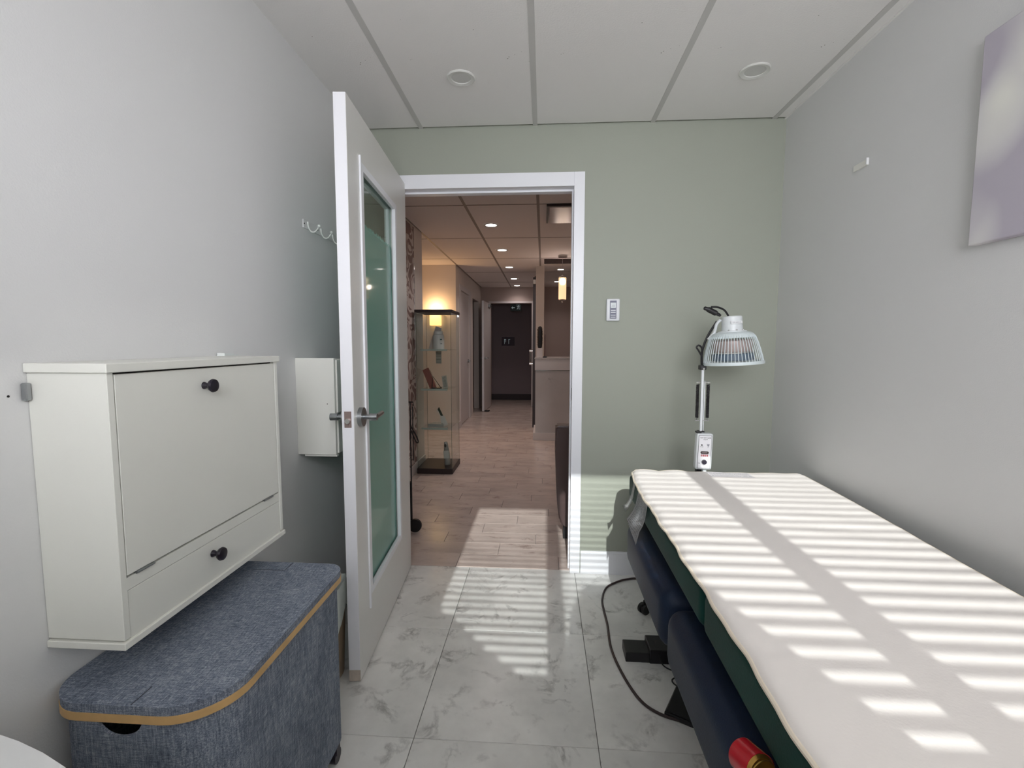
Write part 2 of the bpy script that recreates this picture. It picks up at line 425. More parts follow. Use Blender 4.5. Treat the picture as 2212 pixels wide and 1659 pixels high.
# local: u along +x, visible face at y=0, thickness to -y
dl = MB()
dl.box(0, GU0, -TH, 0, DZ0, DZ1); dl.box(GU1, DW, -TH, 0, DZ0, DZ1); dl.box(GU0, GU1, -TH, 0, DZ0, GZ0); dl.box(GU0, GU1, -TH, 0, GZ1, DZ1)
bmesh.ops.remove_doubles(dl.bm, verts=dl.bm.verts, dist=1e-5)
door.part('door_leaf', dl, M_doorw, local=True)
M_edge = mat('door_edge_white', (240, 240, 245), 0.4)
door.part('edge_band', MB().box(DW, DW+0.0015, -TH+0.001, -0.001, DZ0+0.045, DZ1), M_edge, local=True)
door.part('worn_corner', MB().box(DW, DW+0.001, -TH+0.001, -0.001, DZ0, DZ0+0.045), mat('bare_wood', (196, 184, 172), 0.7, var=.1, vscale=60), local=True, label='bare scuffed patch at foot of door edge')
for (a, b_, c_, d_) in ((GU0-.0, GU0+0.028, GZ0, GZ1), (GU1-0.028, GU1, GZ0, GZ1), (GU0+.028, GU1-.028, GZ0, GZ0+0.028), (GU0+.028, GU1-.028, GZ1-0.028, GZ1)):
    door.part('glazing_bead', MB().box(a, b_, -0.012, 0.005, c_, d_, bev=0.002), M_trim, local=True)
    MB_ = MB().box(a, b_, -TH-0.005, -TH+0.012, c_, d_, bev=0.002); door.part('glazing_bead', MB_, M_trim, local=True)
door.part('bead_strip', MB().box(GU1+.002, GU1+0.012, 0.0, 0.007, GZ0-0.05, GZ1+0.02, bev=.001), M_trim, local=True)
# frosted glass
M_frost = mat('frosted_green_glass', (128, 186, 164), 0.22, spec=0.6)
N, Lk, b = nodes_of(M_frost)
b.inputs['Roughness'].default_value = 0.4; b.inputs['Coat Weight'].default_value = 0.35; b.inputs['Coat Roughness'].default_value = 0.05
wv = N.new('ShaderNodeTexWave'); wv.wave_type = 'BANDS'; wv.bands_direction = 'X'; wv.inputs['Scale'].default_value = 22; wv.inputs['Distortion'].default_value = 1.0
tc = N.new('ShaderNodeTexCoord'); Lk.new(tc.outputs['Object'], wv.inputs['Vector'])
sp = N.new('ShaderNodeSeparateXYZ'); Lk.new(tc.outputs['Object'], sp.inputs[0])
mr = N.new('ShaderNodeMapRange'); mr.inputs['From Min'].default_value = 0.75; mr.inputs['From Max'].default_value = 0.4; mr.inputs['To Min'].default_value = 0.0; mr.inputs['To Max'].default_value = 0.16
Lk.new(sp.outputs['Z'], mr.inputs['Value'])
mu = N.new('ShaderNodeMath'); mu.operation = 'MULTIPLY'; Lk.new(wv.outputs['Fac'], mu.inputs[0]); Lk.new(mr.outputs[0], mu.inputs[1])
mx = N.new('ShaderNodeMix'); mx.data_type = 'RGBA'; mx.inputs['A'].default_value = (*lin((114, 164, 150)), 1); mx.inputs['B'].default_value = (*lin((52, 80, 68)), 1)
Lk.new(mu.outputs[0], mx.inputs['Factor']); Lk.new(mx.outputs['Result'], b.inputs['Base Color'])
FZ = 1.757
door.part('frosted_pane', MB().box(GU0+.02, GU1-.02, -0.026, -0.018, GZ0+.02, FZ), M_frost, local=True, label='frosted green glass with etched stems at its foot')
M_clear = bpy.data.materials.new('clear_green_pane'); M_clear.use_nodes = True
gn = M_clear.node_tree; gn.nodes.remove(gn.nodes['Principled BSDF'])
tr = gn.nodes.new('ShaderNodeBsdfTransparent'); tr.inputs[0].default_value = (0.78, 0.86, 0.82, 1); gl = gn.nodes.new('ShaderNodeBsdfGlossy'); gl.inputs['Roughness'].default_value = 0.02
fz = gn.nodes.new('ShaderNodeFresnel'); fz.inputs[0].default_value = 1.5; ms = gn.nodes.new('ShaderNodeMixShader')
ge = gn.nodes.new('ShaderNodeNewGeometry'); om = gn.nodes.new('ShaderNodeMath'); om.operation = 'SUBTRACT'; om.inputs[0].default_value = 1.0; gn.links.new(ge.outputs['Backfacing'], om.inputs[1]); fm = gn.nodes.new('ShaderNodeMath'); fm.operation = 'MULTIPLY'; gn.links.new(fz.outputs[0], fm.inputs[0]); gn.links.new(om.outputs[0], fm.inputs[1]); gn.links.new(fm.outputs[0], ms.inputs[0]); gn.links.new(tr.outputs[0], ms.inputs[1]); gn.links.new(gl.outputs[0], ms.inputs[2])
gn.links.new(ms.outputs[0], gn.nodes['Material Output'].inputs[0])
door.part('clear_pane', MB().box(GU0+.02, GU1-.02, -0.026, -0.018, FZ, GZ1-.02), M_clear, local=True)
fx = MB()
u = GU0+.03
while u < GU1-.03:
    h = 0.006+0.012*random.random(); fx.box(u, u+0.006, -0.0178, -0.0172, FZ, FZ+h); u += 0.0115
door.part('frosted_tips', fx, M_frost, local=True)
# levers
def lever(sign):
    y0 = 0.0 if sign > 0 else -TH
    rz_ = 1.017; uc = 0.876
    mb = MB(); mb.cyl((uc, y0+sign*0.008, rz_), 0.036, 0.016, 'y', 40)
    ro_ = door.part('lever_handle', mb, M_metal, smooth=True, local=True)
    m2 = MB(); m2.tube([(uc, y0+sign*0.014, rz_), (uc, y0+sign*0.040, rz_)], 0.0095, 16)
    m2.cyl((uc, y0+sign*0.052, rz_), 0.0135, 0.028, 'y', 20)
    pth = bez([(uc+.004, y0+sign*0.056, rz_), (uc-.03, y0+sign*0.058, rz_), (uc-.07, y0+sign*0.056, rz_), (uc-.11, y0+sign*0.054, rz_)], 4)
    m2.tube(pth, 0.0095, 12)
    o = door.part('lever', m2, M_metal, smooth=True, local=True, parent=ro_)
lever(1); lever(-1)
lp = MB().box(DW+.0015, DW+0.003, -TH+0.009, -0.009, 0.988, 1.047, bev=.001)
o = door.part('latch_plate', lp, M_brass, local=True, label='bronze latch plate on door edge')
door.part('latch_bolt', MB().cyl((DW+.006, -TH/2, 1.012), 0.0095, 0.010, 'x', 20), M_chrome, smooth=True, local=True, parent=o)
for zc in (1.0395, 0.9955): door.part('screw', MB().cyl((DW+.0033, -TH/2, zc), 0.003, 0.0012, 'x', 12), M_brass, local=True, parent=o)

# ------------------------------------------------------------------ wall cabinet (fold-down)
CX0, CX1, CY0, CY1, CZ0, CZ1 = LX, -0.822, 0.838, 1.422, 0.686, 1.254
cb = Thing('wall_cabinet', (LX, (CY0+CY1)/2, CZ0), 'white fold-down wall cabinet with two round black knobs above the grey hamper', 'cabinet')
t = 0.018
cb.part('side_panel', MB().box(CX0+.001, CX1, CY0+.004, CY0+t, CZ0+t, CZ1-t, bev=.0008, seg=1), M_cab)
cb.part('side_panel', MB().box(CX0+.001, CX1, CY1-t, CY1-.004, CZ0+t, CZ1-t, bev=.0008, seg=1), M_cab)
cb.part('back_panel', MB().box(CX0+.001, CX0+.006, CY0+t, CY1-t, CZ0+t, CZ1-t), M_cab)
cb.part('top_board', MB().box(CX0+.001, CX1+.006, CY0-.002, CY1+.002, CZ1-t, CZ1, bev=.0015, seg=1), M_cab)
cb.part('bottom_board', MB().box(CX0+.001, CX1+.004, CY0, CY1+.002, CZ0, CZ0+t*.8, bev=.0012, seg=1), M_cab)
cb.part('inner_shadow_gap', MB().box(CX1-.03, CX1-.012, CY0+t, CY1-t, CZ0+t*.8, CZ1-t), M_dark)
DZs = 0.826
df = cb.part('drop_front', MB().box(CX1-.0165, CX1-.001, CY0+t+.003, CY1-t-.003, DZs+.004, CZ1-t-.004, bev=.0012, seg=1), M_cab)
cb.part('rail', MB().box(CX1-.0165, CX1-.0015, CY0+t, CY1-t, 0.801, DZs), M_cab)
dr = cb.part('drawer_front', MB().box(CX1-.0165, CX1-.0018, CY0+t+.0012, CY1-t-.0012, CZ0+t*.8, 0.7992, bev=.0008, seg=1), M_cab)
M_knob = mat('knob_black', (22, 16, 30), 0.3)
def knob(parent, y, z):
    mb = MB(); mb.lathe([(0.009, 0), (0.0085, 0.003), (0.0055, 0.008), (0.006, 0.013), (0.014, 0.018), (0.0165, 0.023), (0.015, 0.028), (0.009, 0.0305)], n=28)
    mb.xform(Matrix.Translation((CX1-.001, y, z)) @ Matrix.Rotation(PI/2, 4, 'Y'))
    cb.part('knob', mb, M_knob, smooth=True, parent=parent)
knob(df, 1.10, 1.19); knob(dr, 1.10, 0.767)
for yc in (0.90, 1.345):
    hg = MB(); hg.box(CX1-.006, CX1+.001, yc-.022, yc+.022, DZs-.001, DZs+.005); hg.tube([(CX1+.0015, yc-.022, DZs+.002), (CX1+.0015, yc+.022, DZs+.002)], .0022, 8)
    cb.part('hinge', hg, M_metal)
cb.part('wall_bracket', MB().box(LX+.001, LX+.012, CY0-.009, CY0+.003, 1.183, 1.217, bev=.003), M_metal, label='small steel bracket showing past the near edge')
tr_ = Thing('clear_tray', (-0.89, 1.37, CZ1), 'small clear plastic tray lying on top of the white wall cabinet', 'tray')
cs = MB(); cs.box(-0.980, -0.955, 1.37, 1.45, CZ1+.0005, CZ1+.003); cs.box(-0.980, -0.979, 1.37, 1.45, CZ1+.003, CZ1+.007); cs.box(-0.980, -0.955, 1.37, 1.371, CZ1+.003, CZ1+.009)
tr_.part('tray', cs, mat('clear_plastic', (226, 230, 228), 0.15))
# screw holes in left wall
tag(MB().cyl((LX+.0004, 0.809, 1.194), 0.0022, 0.001, 'x', 10).build('screw_hole', M_dark), 'tiny dark screw hole in left wall beside the white cabinet', 'screw hole')

# wall box beyond the cabinet
bx = Thing('wall_box', (LX, 1.9, 0.835), 'plain white box cabinet on left wall between the fold-down cabinet and the door', 'wall box')
bx.part('front_panel', MB().box(LX+.0, -0.8275, 1.83, 1.845, 0.846, 1.235, bev=.001, seg=1), M_cab)
bx.part('body', MB().box(LX+.001, -0.822, 1.846, 2.00, 0.850, 1.228, bev=.001, seg=1), M_cab)
bx.part('lower_flap', MB().box(LX+.022, -0.829, 1.840, 1.86, 0.836, 0.849, bev=.001, seg=1), M_cab)
bx.part('screw_hole', MB().cyl((-0.858, 1.8295, 1.052), 0.002, 0.001, 'y', 10), M_dark)

# coat hook rail
hk = Thing('coat_hook_rail', (LX, 2.1, 1.782), 'white metal rail of curled coat hooks on left wall by the door edge', 'hook rail')
M_hook = mat('hook_white', (214, 219, 213), 0.35)
hk.part('back_plate', MB().box(LX+.0, LX+.004, 1.928, 2.40, 1.765, 1.800, bev=.001, seg=1), M_side)
for i in range(4):
    y = 1.962+i*0.117
    pth = bez([(LX+.006, y, 1.796), (LX+.008, y, 1.775), (LX+.018, y, 1.757), (LX+.032, y, 1.754), (LX+.043, y, 1.762), (LX+.050, y, 1.772)], 6)
    mb = MB().tube(pth, 0.0028, 8); mb.sph((LX+.053, y, 1.778), 0.0068)
    hk.part('hook', mb, M_hook, smooth=True)
    hk.part('screw', MB().cyl((LX+.005, y-0.028, 1.783), 0.0028, 0.002, 'x', 10), M_dark)

# ------------------------------------------------------------------ hamper
M_fab = mat('hamper_fabric', (112, 118, 128), 0.95, spec=0.2)
N, Lk, b = nodes_of(M_fab); tc = N.new('ShaderNodeTexCoord')
def strn(scv, s):
    mp = N.new('ShaderNodeMapping'); mp.inputs['Scale'].default_value = scv; Lk.new(tc.outputs['Object'], mp.inputs['Vector'])
    n = N.new('ShaderNodeTexNoise'); n.inputs['Scale'].default_value = s; n.inputs['Detail'].default_value = 4; n.inputs['Roughness'].default_value = .65; Lk.new(mp.outputs[0], n.inputs['Vector']); return n
na = strn((1, 14, 14), 34); nb = strn((14, 1, 14), 34); ncn = strn((9, 9, 1), 34); nd = strn((1, 1, 1), 6)
def mathn(op, a, bb):
    q = N.new('ShaderNodeMath'); q.operation = op
    for i, v in enumerate((a, bb)):
        if isinstance(v, (int, float)): q.inputs[i].default_value = v
        else: Lk.new(v, q.inputs[i])
    return q.outputs[0]
sm = mathn('ADD', mathn('ADD', na.outputs['Fac'], nb.outputs['Fac']), mathn('ADD', ncn.outputs['Fac'], mathn('MULTIPLY', nd.outputs['Fac'], 0.5)))
cr = N.new('ShaderNodeValToRGB'); Lk.new(mathn('MULTIPLY', sm, 0.2857), cr.inputs['Fac'])
e = cr.color_ramp.elements; e[0].position = 0.40; e[0].color = (*lin((74, 82, 98)), 1); e[1].position = 0.62; e[1].color = (*lin((182, 188, 198)), 1)
mid = cr.color_ramp.elements.new(0.5); mid.color = (*lin((120, 128, 143)), 1)
Lk.new(cr.outputs['Color'], b.inputs['Base Color'])
bn = N.new('ShaderNodeBump'); bn.inputs['Strength'].default_value = 0.4; bn.inputs['Distance'].default_value = 0.001; Lk.new(sm, bn.inputs['Height']); Lk.new(bn.outputs['Normal'], b.inputs['Normal'])
HX0, HX1, HY0, HY1, HZ = LX+.004, -0.612, 0.802, 1.405, 0.60
hp = Thing('laundry_hamper', ((HX0+HX1)/2, (HY0+HY1)/2, 0), 'grey fabric laundry hamper with bamboo-edged lid standing against the left wall', 'hamper')
rad = [0.055, 0.055, 0.085, 0.115]   # corner radii: right-far, left-far, left-near, right-near
hb_o = rrect(HX0+.012, HX1-.010, HY0+.005, HY1-.010, rad, 8); hb_i = rrect(HX0+.018, HX1-.016, HY0+.011, HY1-.016, rad, 8)
bb = MB(); n = len(hb_o); z0, z1 = 0.055, 0.566
vo0 = [bb.bm.verts.new((x, y, z0)) for x, y in hb_o]; vo1 = [bb.bm.verts.new((x, y, z1)) for x, y in hb_o]
vi0 = [bb.bm.verts.new((x, y, z0+.01)) for x, y in hb_i]; vi1 = [bb.bm.verts.new((x, y, z1)) for x, y in hb_i]
for k in range(n):
    q = (k+1) % n
    bb.bm.faces.new((vo0[k], vo0[q], vo1[q], vo1[k])); bb.bm.faces.new((vi0[q], vi0[k], vi1[k], vi1[q])); bb.bm.faces.new((vo1[k], vo1[q], vi1[q], vi1[k]))
bb.bm.faces.new(list(reversed(vo0))); bb.bm.faces.new(vi0)
hbody = hp.part('body', bb, M_fab, smooth=0.9)
cut = MB().cyl((-0.811, HY0+.02, 0.576), 0.043, 0.05, 'y', 32); cut.xform(Matrix.Translation((-0.811, 0, 0.576)) @ Matrix.Diagonal((1.12, 1, 1, 1)) @ Matrix.Translation((0.811, 0, -0.576))); cut.xform(hp.inv)
co = cut.build('cutter', M_dark, hp.root)
md = hbody.modifiers.new('b', 'BOOLEAN'); md.operation = 'DIFFERENCE'; md.object = co; md.solver = 'EXACT'
bpy.context.view_layer.update(); dg = bpy.context.evaluated_depsgraph_get()
nm = bpy.data.meshes.new_from_object(hbody.evaluated_get(dg)); hbody.modifiers.clear(); hbody.data = nm
bpy.data.objects.remove(co)
hp.part('wood_rim', MB().prism(rrect(HX0, HX1, HY0, HY1, rad, 10), 0.566, 0.583), mat('bamboo', (204, 166, 112), 0.5, var=.08, vscale=30), smooth=0.6, label='light bamboo rim around the lid')
lid = MB().prism(rrect(HX0+.001, HX1-.001, HY0+.001, HY1-.001, rad, 10), 0.583, 0.601)
es = [e for e in lid.bm.edges if abs(e.verts[0].co.z-0.601) < 1e-5 and abs(e.verts[1].co.z-0.601) < 1e-5]
bmesh.ops.bevel(lid.bm, geom=es, offset=0.004, segments=2, affect='EDGES')
ld = hp.part('lid', lid, M_fab, smooth=0.9)
M_fabd = mat('hamper_fabric_seam', (62, 66, 76), 0.95)
for (a, b_, c_, d_) in ((-0.885, -0.785, 1.352, 1.401), (-0.885, -0.785, 0.806, 0.855)):
    hp.part('handle_tab', MB().box(a, b_, c_, d_, 0.6008, 0.6026, bev=.0006, seg=1), M_fab, parent=ld)
    hp.part('seam', MB().box(b_, b_+.0022, c_, d_, 0.6008, 0.6014), M_fabd, parent=ld)
    hp.part('seam', MB().box(a, b_, c_-.0022 if c_ > 1 else d_-.001, c_ if c_ > 1 else d_+.0005, 0.6008, 0.6014), M_fabd, parent=ld)
M_wheel = mat('wheel_purple_black', (34, 26, 40), 0.4)
for (x, y) in ((HX0+.06, HY0+.07), (HX1-.05, HY0+.09), (HX0+.06, HY1-.06), (HX1-.022, HY1-.075)):
    mb = MB(); mb.cyl((x, y, 0.022), 0.022, 0.02, 'x', 20); mb.box(x-.012, x+.012, y-.012, y+.012, 0.03, 0.056)
    hp.part('caster', mb, M_wheel, smooth=True)

# waste bin with bag
bn_ = Thing('waste_bin', (-0.858, 1.70, 0), 'brown waste bin lined with a white bag behind the grey hamper', 'bin')
M_bin = mat('bin_brown', (158, 140, 118), 0.6, var=.06, vscale=20)
bn_.part('bin_body', MB().lathe([(0.082, 0), (0.088, 0.01), (0.102, 0.34), (0.098, 0.34), (0.084, 0.02)], (-0.858, 1.70, 0), 40, cap=True), M_bin, smooth=True)
M_bag = mat('bag_white', (222, 228, 224), 0.4, bump=0.6, bscale=25)
def wv_(a, r, z):
    f = 0.035*math.sin(3*a+0.6)+0.02*math.sin(7*a+1.3)+0.012*math.sin(13*a)
    if z < 0.30: return r+0.003*math.sin(9*a), z+f
    return r+0.002*math.sin(11*a), z+0.012*math.sin(4*a+.4)
bn_.part('bin_bag', MB().lathe([(0.1035, 0.235), (0.1045, 0.31), (0.107, 0.352), (0.104, 0.385), (0.095, 0.36), (0.094, 0.25)], (-0.858, 1.70, 0), 60, cap=False, wav=wv_), M_bag, smooth=True, label='white bag folded over the rim')

# half-round white table in the near left corner
tb_ = Thing('white_side_table', (-0.76, 0.02, 0), 'white round-edged table just poking into the lower left corner', 'table')
pl = [(LX+.002, -0.36)]
for k in range(41):
    a = -PI/2+PI*k/40; pl.append((LX+.002+0.75*math.cos(a), max(-0.36, 0.04+0.58*math.sin(a))))
pl = [q for i_, q in enumerate(pl) if i_ == 0 or (abs(q[0]-pl[i_-1][0])+abs(q[1]-pl[i_-1][1])) > 1e-4]
tb_.part('table_top', MB().prism(pl, 0.693, 0.72), M_whitep, smooth=0.5)
tb_.part('pedestal', MB().cyl((-0.76, 0.02, 0.36), 0.03, 0.67, 'z', 24), M_metal, smooth=True)
tb_.part('base', MB().lathe([(0.18, 0), (0.18, 0.008), (0.04, 0.03)], (-0.76, 0.02, 0), 40), M_metal, smooth=True)

# unseen blocker added behind the viewer, outlined to cast a standing person's shadow
ps = Thing('shadow_blocker', (0.32, -0.42, 0), 'added white shadow blocker, unseen behind the viewer, standing in for a person', 'shadow blocker')
ps.part('blocker_panel', MB().prism([(-0.58, 0.02), (-0.58, 1.46), (-0.44, 1.41), (-0.25, 1.28), (-0.08, 1.19), (-0.08, 0.02)], -0.43, -0.41, Matrix(((1, 0, 0, 0), (0, 0, 1, 0), (0, 1, 0, 0), (0, 0, 0, 1)))), mat('blocker_fabric', (225, 225, 220), 0.9))
ps.part('foot', MB().box(-0.58, -0.08, -0.52, -0.32, 0, 0.02, bev=.004), M_metal)
ps.part('hinge', MB().box(-0.08, 0.10, -0.425, -0.415, 0.30, 0.34), M_metal)
pts = [(0.10, 0.02), (0.10, 1.30), (0.13, 1.45), (0.20, 1.575), (0.30, 1.605), (0.39, 1.575), (0.45, 1.47), (0.56, 1.30), (0.60, 1.10), (0.61, 0.02)]
T = Matrix(((1, 0, 0, 0), (0, 0, 1, 0), (0, 1, 0, 0), (0, 0, 0, 1)))
ps.part('blocker_panel', MB().prism(pts, -0.43, -0.41, T), mat('blocker_fabric', (225, 225, 220), 0.9))
ps.part('foot', MB().box(0.10, 0.61, -0.52, -0.32, 0, 0.02, bev=.004), M_metal)

# ------------------------------------------------------------------ treatment table
M_gv = mat('green_vinyl', (14, 60, 54), 0.55, spec=0.2, bump=0.25, bscale=220, var=0.12, vscale=5)
M_navy = mat('navy_vinyl', (24, 38, 60), 0.5, spec=0.25, bump=0.25, bscale=220, var=0.12, vscale=5)
M_wood = mat('frame_wood', (196, 160, 112), 0.5, var=.12, vscale=30)
M_steelk = mat('black_steel', (34, 32, 36), 0.4, metal=0.3)
TL = lambda y: 0.402+0.010*max(0, min(1, (y-1.9)/0.3))-0.012*max(0, (1.0-y))
TR = lambda y: 1.166-0.05*max(0, min(1, (2.0-y)/1.0))
tt = Thing('treatment_table', (0.78, 1.0, 0), 'green padded treatment table along the right wall with navy pads below', 'treatment table')
def cushion(y0, y1, x0a, x1a, x0b, x1b, z0, z1, bev, name, m, bulge=0.0, label=None):
    """box from y0 (x0a..x1a) to y1 (x0b..x1b), bevelled"""
    mb = MB(); r = bmesh.ops.create_cube(mb.bm, size=1.0)
    for v in mb.bm.verts:
        f = v.co.y+.5; xa = x0a+(x0b-x0a)*f; xb = x1a+(x1b-x1a)*f
        v.co = Vector((xa+(v.co.x+.5)*(xb-xa), y0+f*(y1-y0), z0+(v.co.z+.5)*(z1-z0)))
    bmesh.ops.bevel(mb.bm, geom=list(mb.bm.edges), offset=bev, segments=5, profile=0.5, affect='EDGES')
    return tt.part(name, mb, m, smooth=1.2, label=label)
g1 = cushion(1.172, 2.235, TL(1.172), TR(1.172), 0.408, 1.172, 0.568, 0.690, 0.028, 'table_cushion', M_gv)
g2 = cushion(-0.30, 1.170, 0.385, 1.10, TL(1.172), TR(1.172), 0.568, 0.690, 0.028, 'table_cushion', M_gv)
n1_ = cushion(1.43, 2.085, 0.372, 0.70, 0.372, 0.70, 0.325, 0.525, 0.055, 'lower_pad', M_navy, label='navy vinyl pad under the table')
n2_ = cushion(0.10, 1.415, 0.368, 0.70, 0.376, 0.70, 0.315, 0.505, 0.05, 'lower_pad', M_navy, label='navy vinyl pad under the table')
tt.part('frame_rail', MB().box(0.445, 0.475, -0.25, 2.15, 0.525, 0.568, bev=.003), M_wood)
tt.part('frame_rail', MB().box(1.09, 1.12, -0.2, 2.15, 0.50, 0.568, bev=.003), M_wood)
tt.part('cross_rail', MB().box(0.475, 1.09, 2.05, 2.09, 0.50, 0.56, bev=.003), M_wood)
tt.part('cross_rail', MB().box(0.475, 1.09, -0.2, -0.16, 0.50, 0.56, bev=.003), M_wood)
tt.part('column', MB().box(0.80, 0.95, 1.84, 1.98, 0.05, 0.53, bev=.004), M_steelk)
tt.part('column', MB().box(0.80, 0.95, 0.2, 0.34, 0.05, 0.53, bev=.004), M_steelk)
for yy in (1.862, 0.22):
    f1 = tt.part('foot_bar', MB().box(0.44, 1.14, yy-.006, yy+.10, 0.0, 0.058, bev=.004), M_steelk)
    tt.part('foot_cap', MB().box(0.345, 0.452, yy, yy+.09, 0.0, 0.040, bev=.003), M_blackp, parent=f1)
tt.part('lower_beam', MB().box(0.84, 0.90, 0.3, 1.9, 0.03, 0.08, bev=.003), M_steelk)
tt.part('pad_bracket', MB().box(0.47, 0.70, 1.7, 1.75, 0.50, 0.565), M_steelk)
tt.part('pad_bracket', MB().box(0.47, 0.70, 0.7, 0.75, 0.49, 0.565), M_steelk)
# printed labels on the green side
M_label = mat('printed_label', (226, 228, 232), 0.6)
N, Lk, b = nodes_of(M_label); tc = N.new('ShaderNodeTexCoord'); sp = N.new('ShaderNodeSeparateXYZ'); Lk.new(tc.outputs['Generated'], sp.inputs[0])
def lines_mat(m, base, ink, freq, ax, lo=0.12, hi=0.88):
    N, Lk, b = nodes_of(m); tc = N.new('ShaderNodeTexCoord'); sp = N.new('ShaderNodeSeparateXYZ'); Lk.new(tc.outputs['Generated'], sp.inputs[0])
    def mth(op, a, bb=0.0):
        q = N.new('ShaderNodeMath'); q.operation = op
        for i, v in enumerate((a, bb)):
            if isinstance(v, (int, float)): q.inputs[i].default_value = v
            else: Lk.new(v, q.inputs[i])
        return q.outputs[0]
    u_ = sp.outputs[ax[0]]; v_ = sp.outputs[ax[1]]
    ln = mth('LESS_THAN', mth('FRACT', mth('MULTIPLY', u_, freq)), 0.36)
    mp = N.new('ShaderNodeMapping'); mp.inputs['Scale'].default_value = (30, 30, 30); Lk.new(tc.outputs['Generated'], mp.inputs['Vector'])
    nz = N.new('ShaderNodeTexNoise'); nz.inputs['Scale'].default_value = 1.6; Lk.new(mp.outputs[0], nz.inputs['Vector'])
    k1 = mth('MULTIPLY', ln, mth('GREATER_THAN', nz.outputs['Fac'], 0.46))
    k2 = mth('MULTIPLY', mth('GREATER_THAN', v_, lo), mth('LESS_THAN', v_, hi))
    k3 = mth('MULTIPLY', mth('GREATER_THAN', u_, 0.08), mth('LESS_THAN', u_, 0.92))
    k_ = mth('MULTIPLY', k1, mth('MULTIPLY', k2, k3))
    mx = N.new('ShaderNodeMix'); mx.data_type = 'RGBA'; mx.inputs['A'].default_value = (*lin(base), 1); mx.inputs['B'].default_value = (*lin(ink), 1)
    Lk.new(k_, mx.inputs['Factor']); Lk.new(mx.outputs['Result'], b.inputs['Base Color'])
lines_mat(M_label, (248, 249, 252), (150, 152, 160), 12, ('Y', 'Z'))
def strip(y0t, y1t, y0b, y1b, zb0, zb1, name, m, top=True, nseg=10, drop=0):
    """sheet hugging the cushion side: starts on top edge, wraps the rounded edge, hangs down"""
    mb = MB(); prof = [(0.432, 0.6915), (0.418, 0.6905), (0.408, 0.685), (0.4015, 0.675), (0.399, 0.655), (0.394, 0.62), (0.386, 0.595), (0.374, 0.572), (0.362, 0.555)]
    N_ = len(prof); rows = []
    for i, (x, z) in enumerate(prof):
        f = i/(N_-1); ya = y0t+(y0b-y0t)*f; yb2 = y1t+(y1b-y1t)*f
        zz0 = z+(zb0 if i == N_-1 else 0); zz1 = z+(zb1 if i == N_-1 else 0)
        fl_ = max(0, f-.45)*.012
        rows.append([mb.bm.verts.new((x+(0.402-TL(yy_))*-1-(fl_*(yy_-ya)/max(yb2-ya, 1e-6)), yy_, z_)) for yy_, z_ in ((ya, zz0), ((ya+yb2)/2, (zz0+zz1)/2), (yb2, zz1))])
    for i in range(N_-1):
        for k in range(2): mb.bm.faces.new((rows[i][k], rows[i][k+1], rows[i+1][k+1], rows[i+1][k]))
    bmesh.ops.solidify(mb.bm, geom=list(mb.bm.faces), thickness=0.0007)
    return tt.part(name, mb, m, smooth=1.2)
strip(1.80, 1.99, 1.80, 1.985, -0.035, 0.0, 'care_label', M_label)['label'] = 'white printed care label hanging over the green edge'
strip(2.075, 2.115, 2.07, 2.12, 0.0, 0.012, 'care_label', mat('blank_label', (246, 247, 246), 0.6))['label'] = 'narrow white label strip over the green edge'

# red and gold tin lying on the lower pad
tn = Thing('red_tin', (0.40, 0.86, 0.538), 'red and gold drink can lying on the navy pad under the table', 'can')
c0 = Vector((0.405, 0.870, 0.532)); 
def cyl_dir(mb, a, b_, r0, r1=None, n=28):
    a = Vector(a); b_ = Vector(b_); d_ = b_-a; Rm = d_.to_track_quat('Z', 'Y').to_matrix().to_4x4()
    mb.cyl((0, 0, 0), r0, d_.length, 'z', n, r1, M=Matrix.Translation((a+b_)/2) @ Rm); return mb
M_red = mat('tin_red', (190, 22, 38), 0.25, coat=0.5); M_gold = mat('tin_gold', (168, 132, 66), 0.28, metal=0.85)
ca = Vector((0.374, 0.845, 0.535)); cbv = Vector((0.386, 0.800, 0.546))
tn.part('can_body', cyl_dir(MB(), ca, cbv, 0.029), M_red, smooth=True)
d_ = (cbv-ca).normalized()
tn.part('gold_end', cyl_dir(MB(), cbv, cbv+d_*0.006, 0.028, 0.024), M_gold, smooth=True)
tn.part('end_rim', MB().tube([cbv+d_*0.006+0.0235*(math.cos(a)*d_.cross(Vector((0, 0, 1))).normalized()+math.sin(a)*Vector((0, 0, 1))) for a in [2*PI*k/24 for k in range(24)]], 0.0012, 6, closed=True), M_gold, smooth=True)

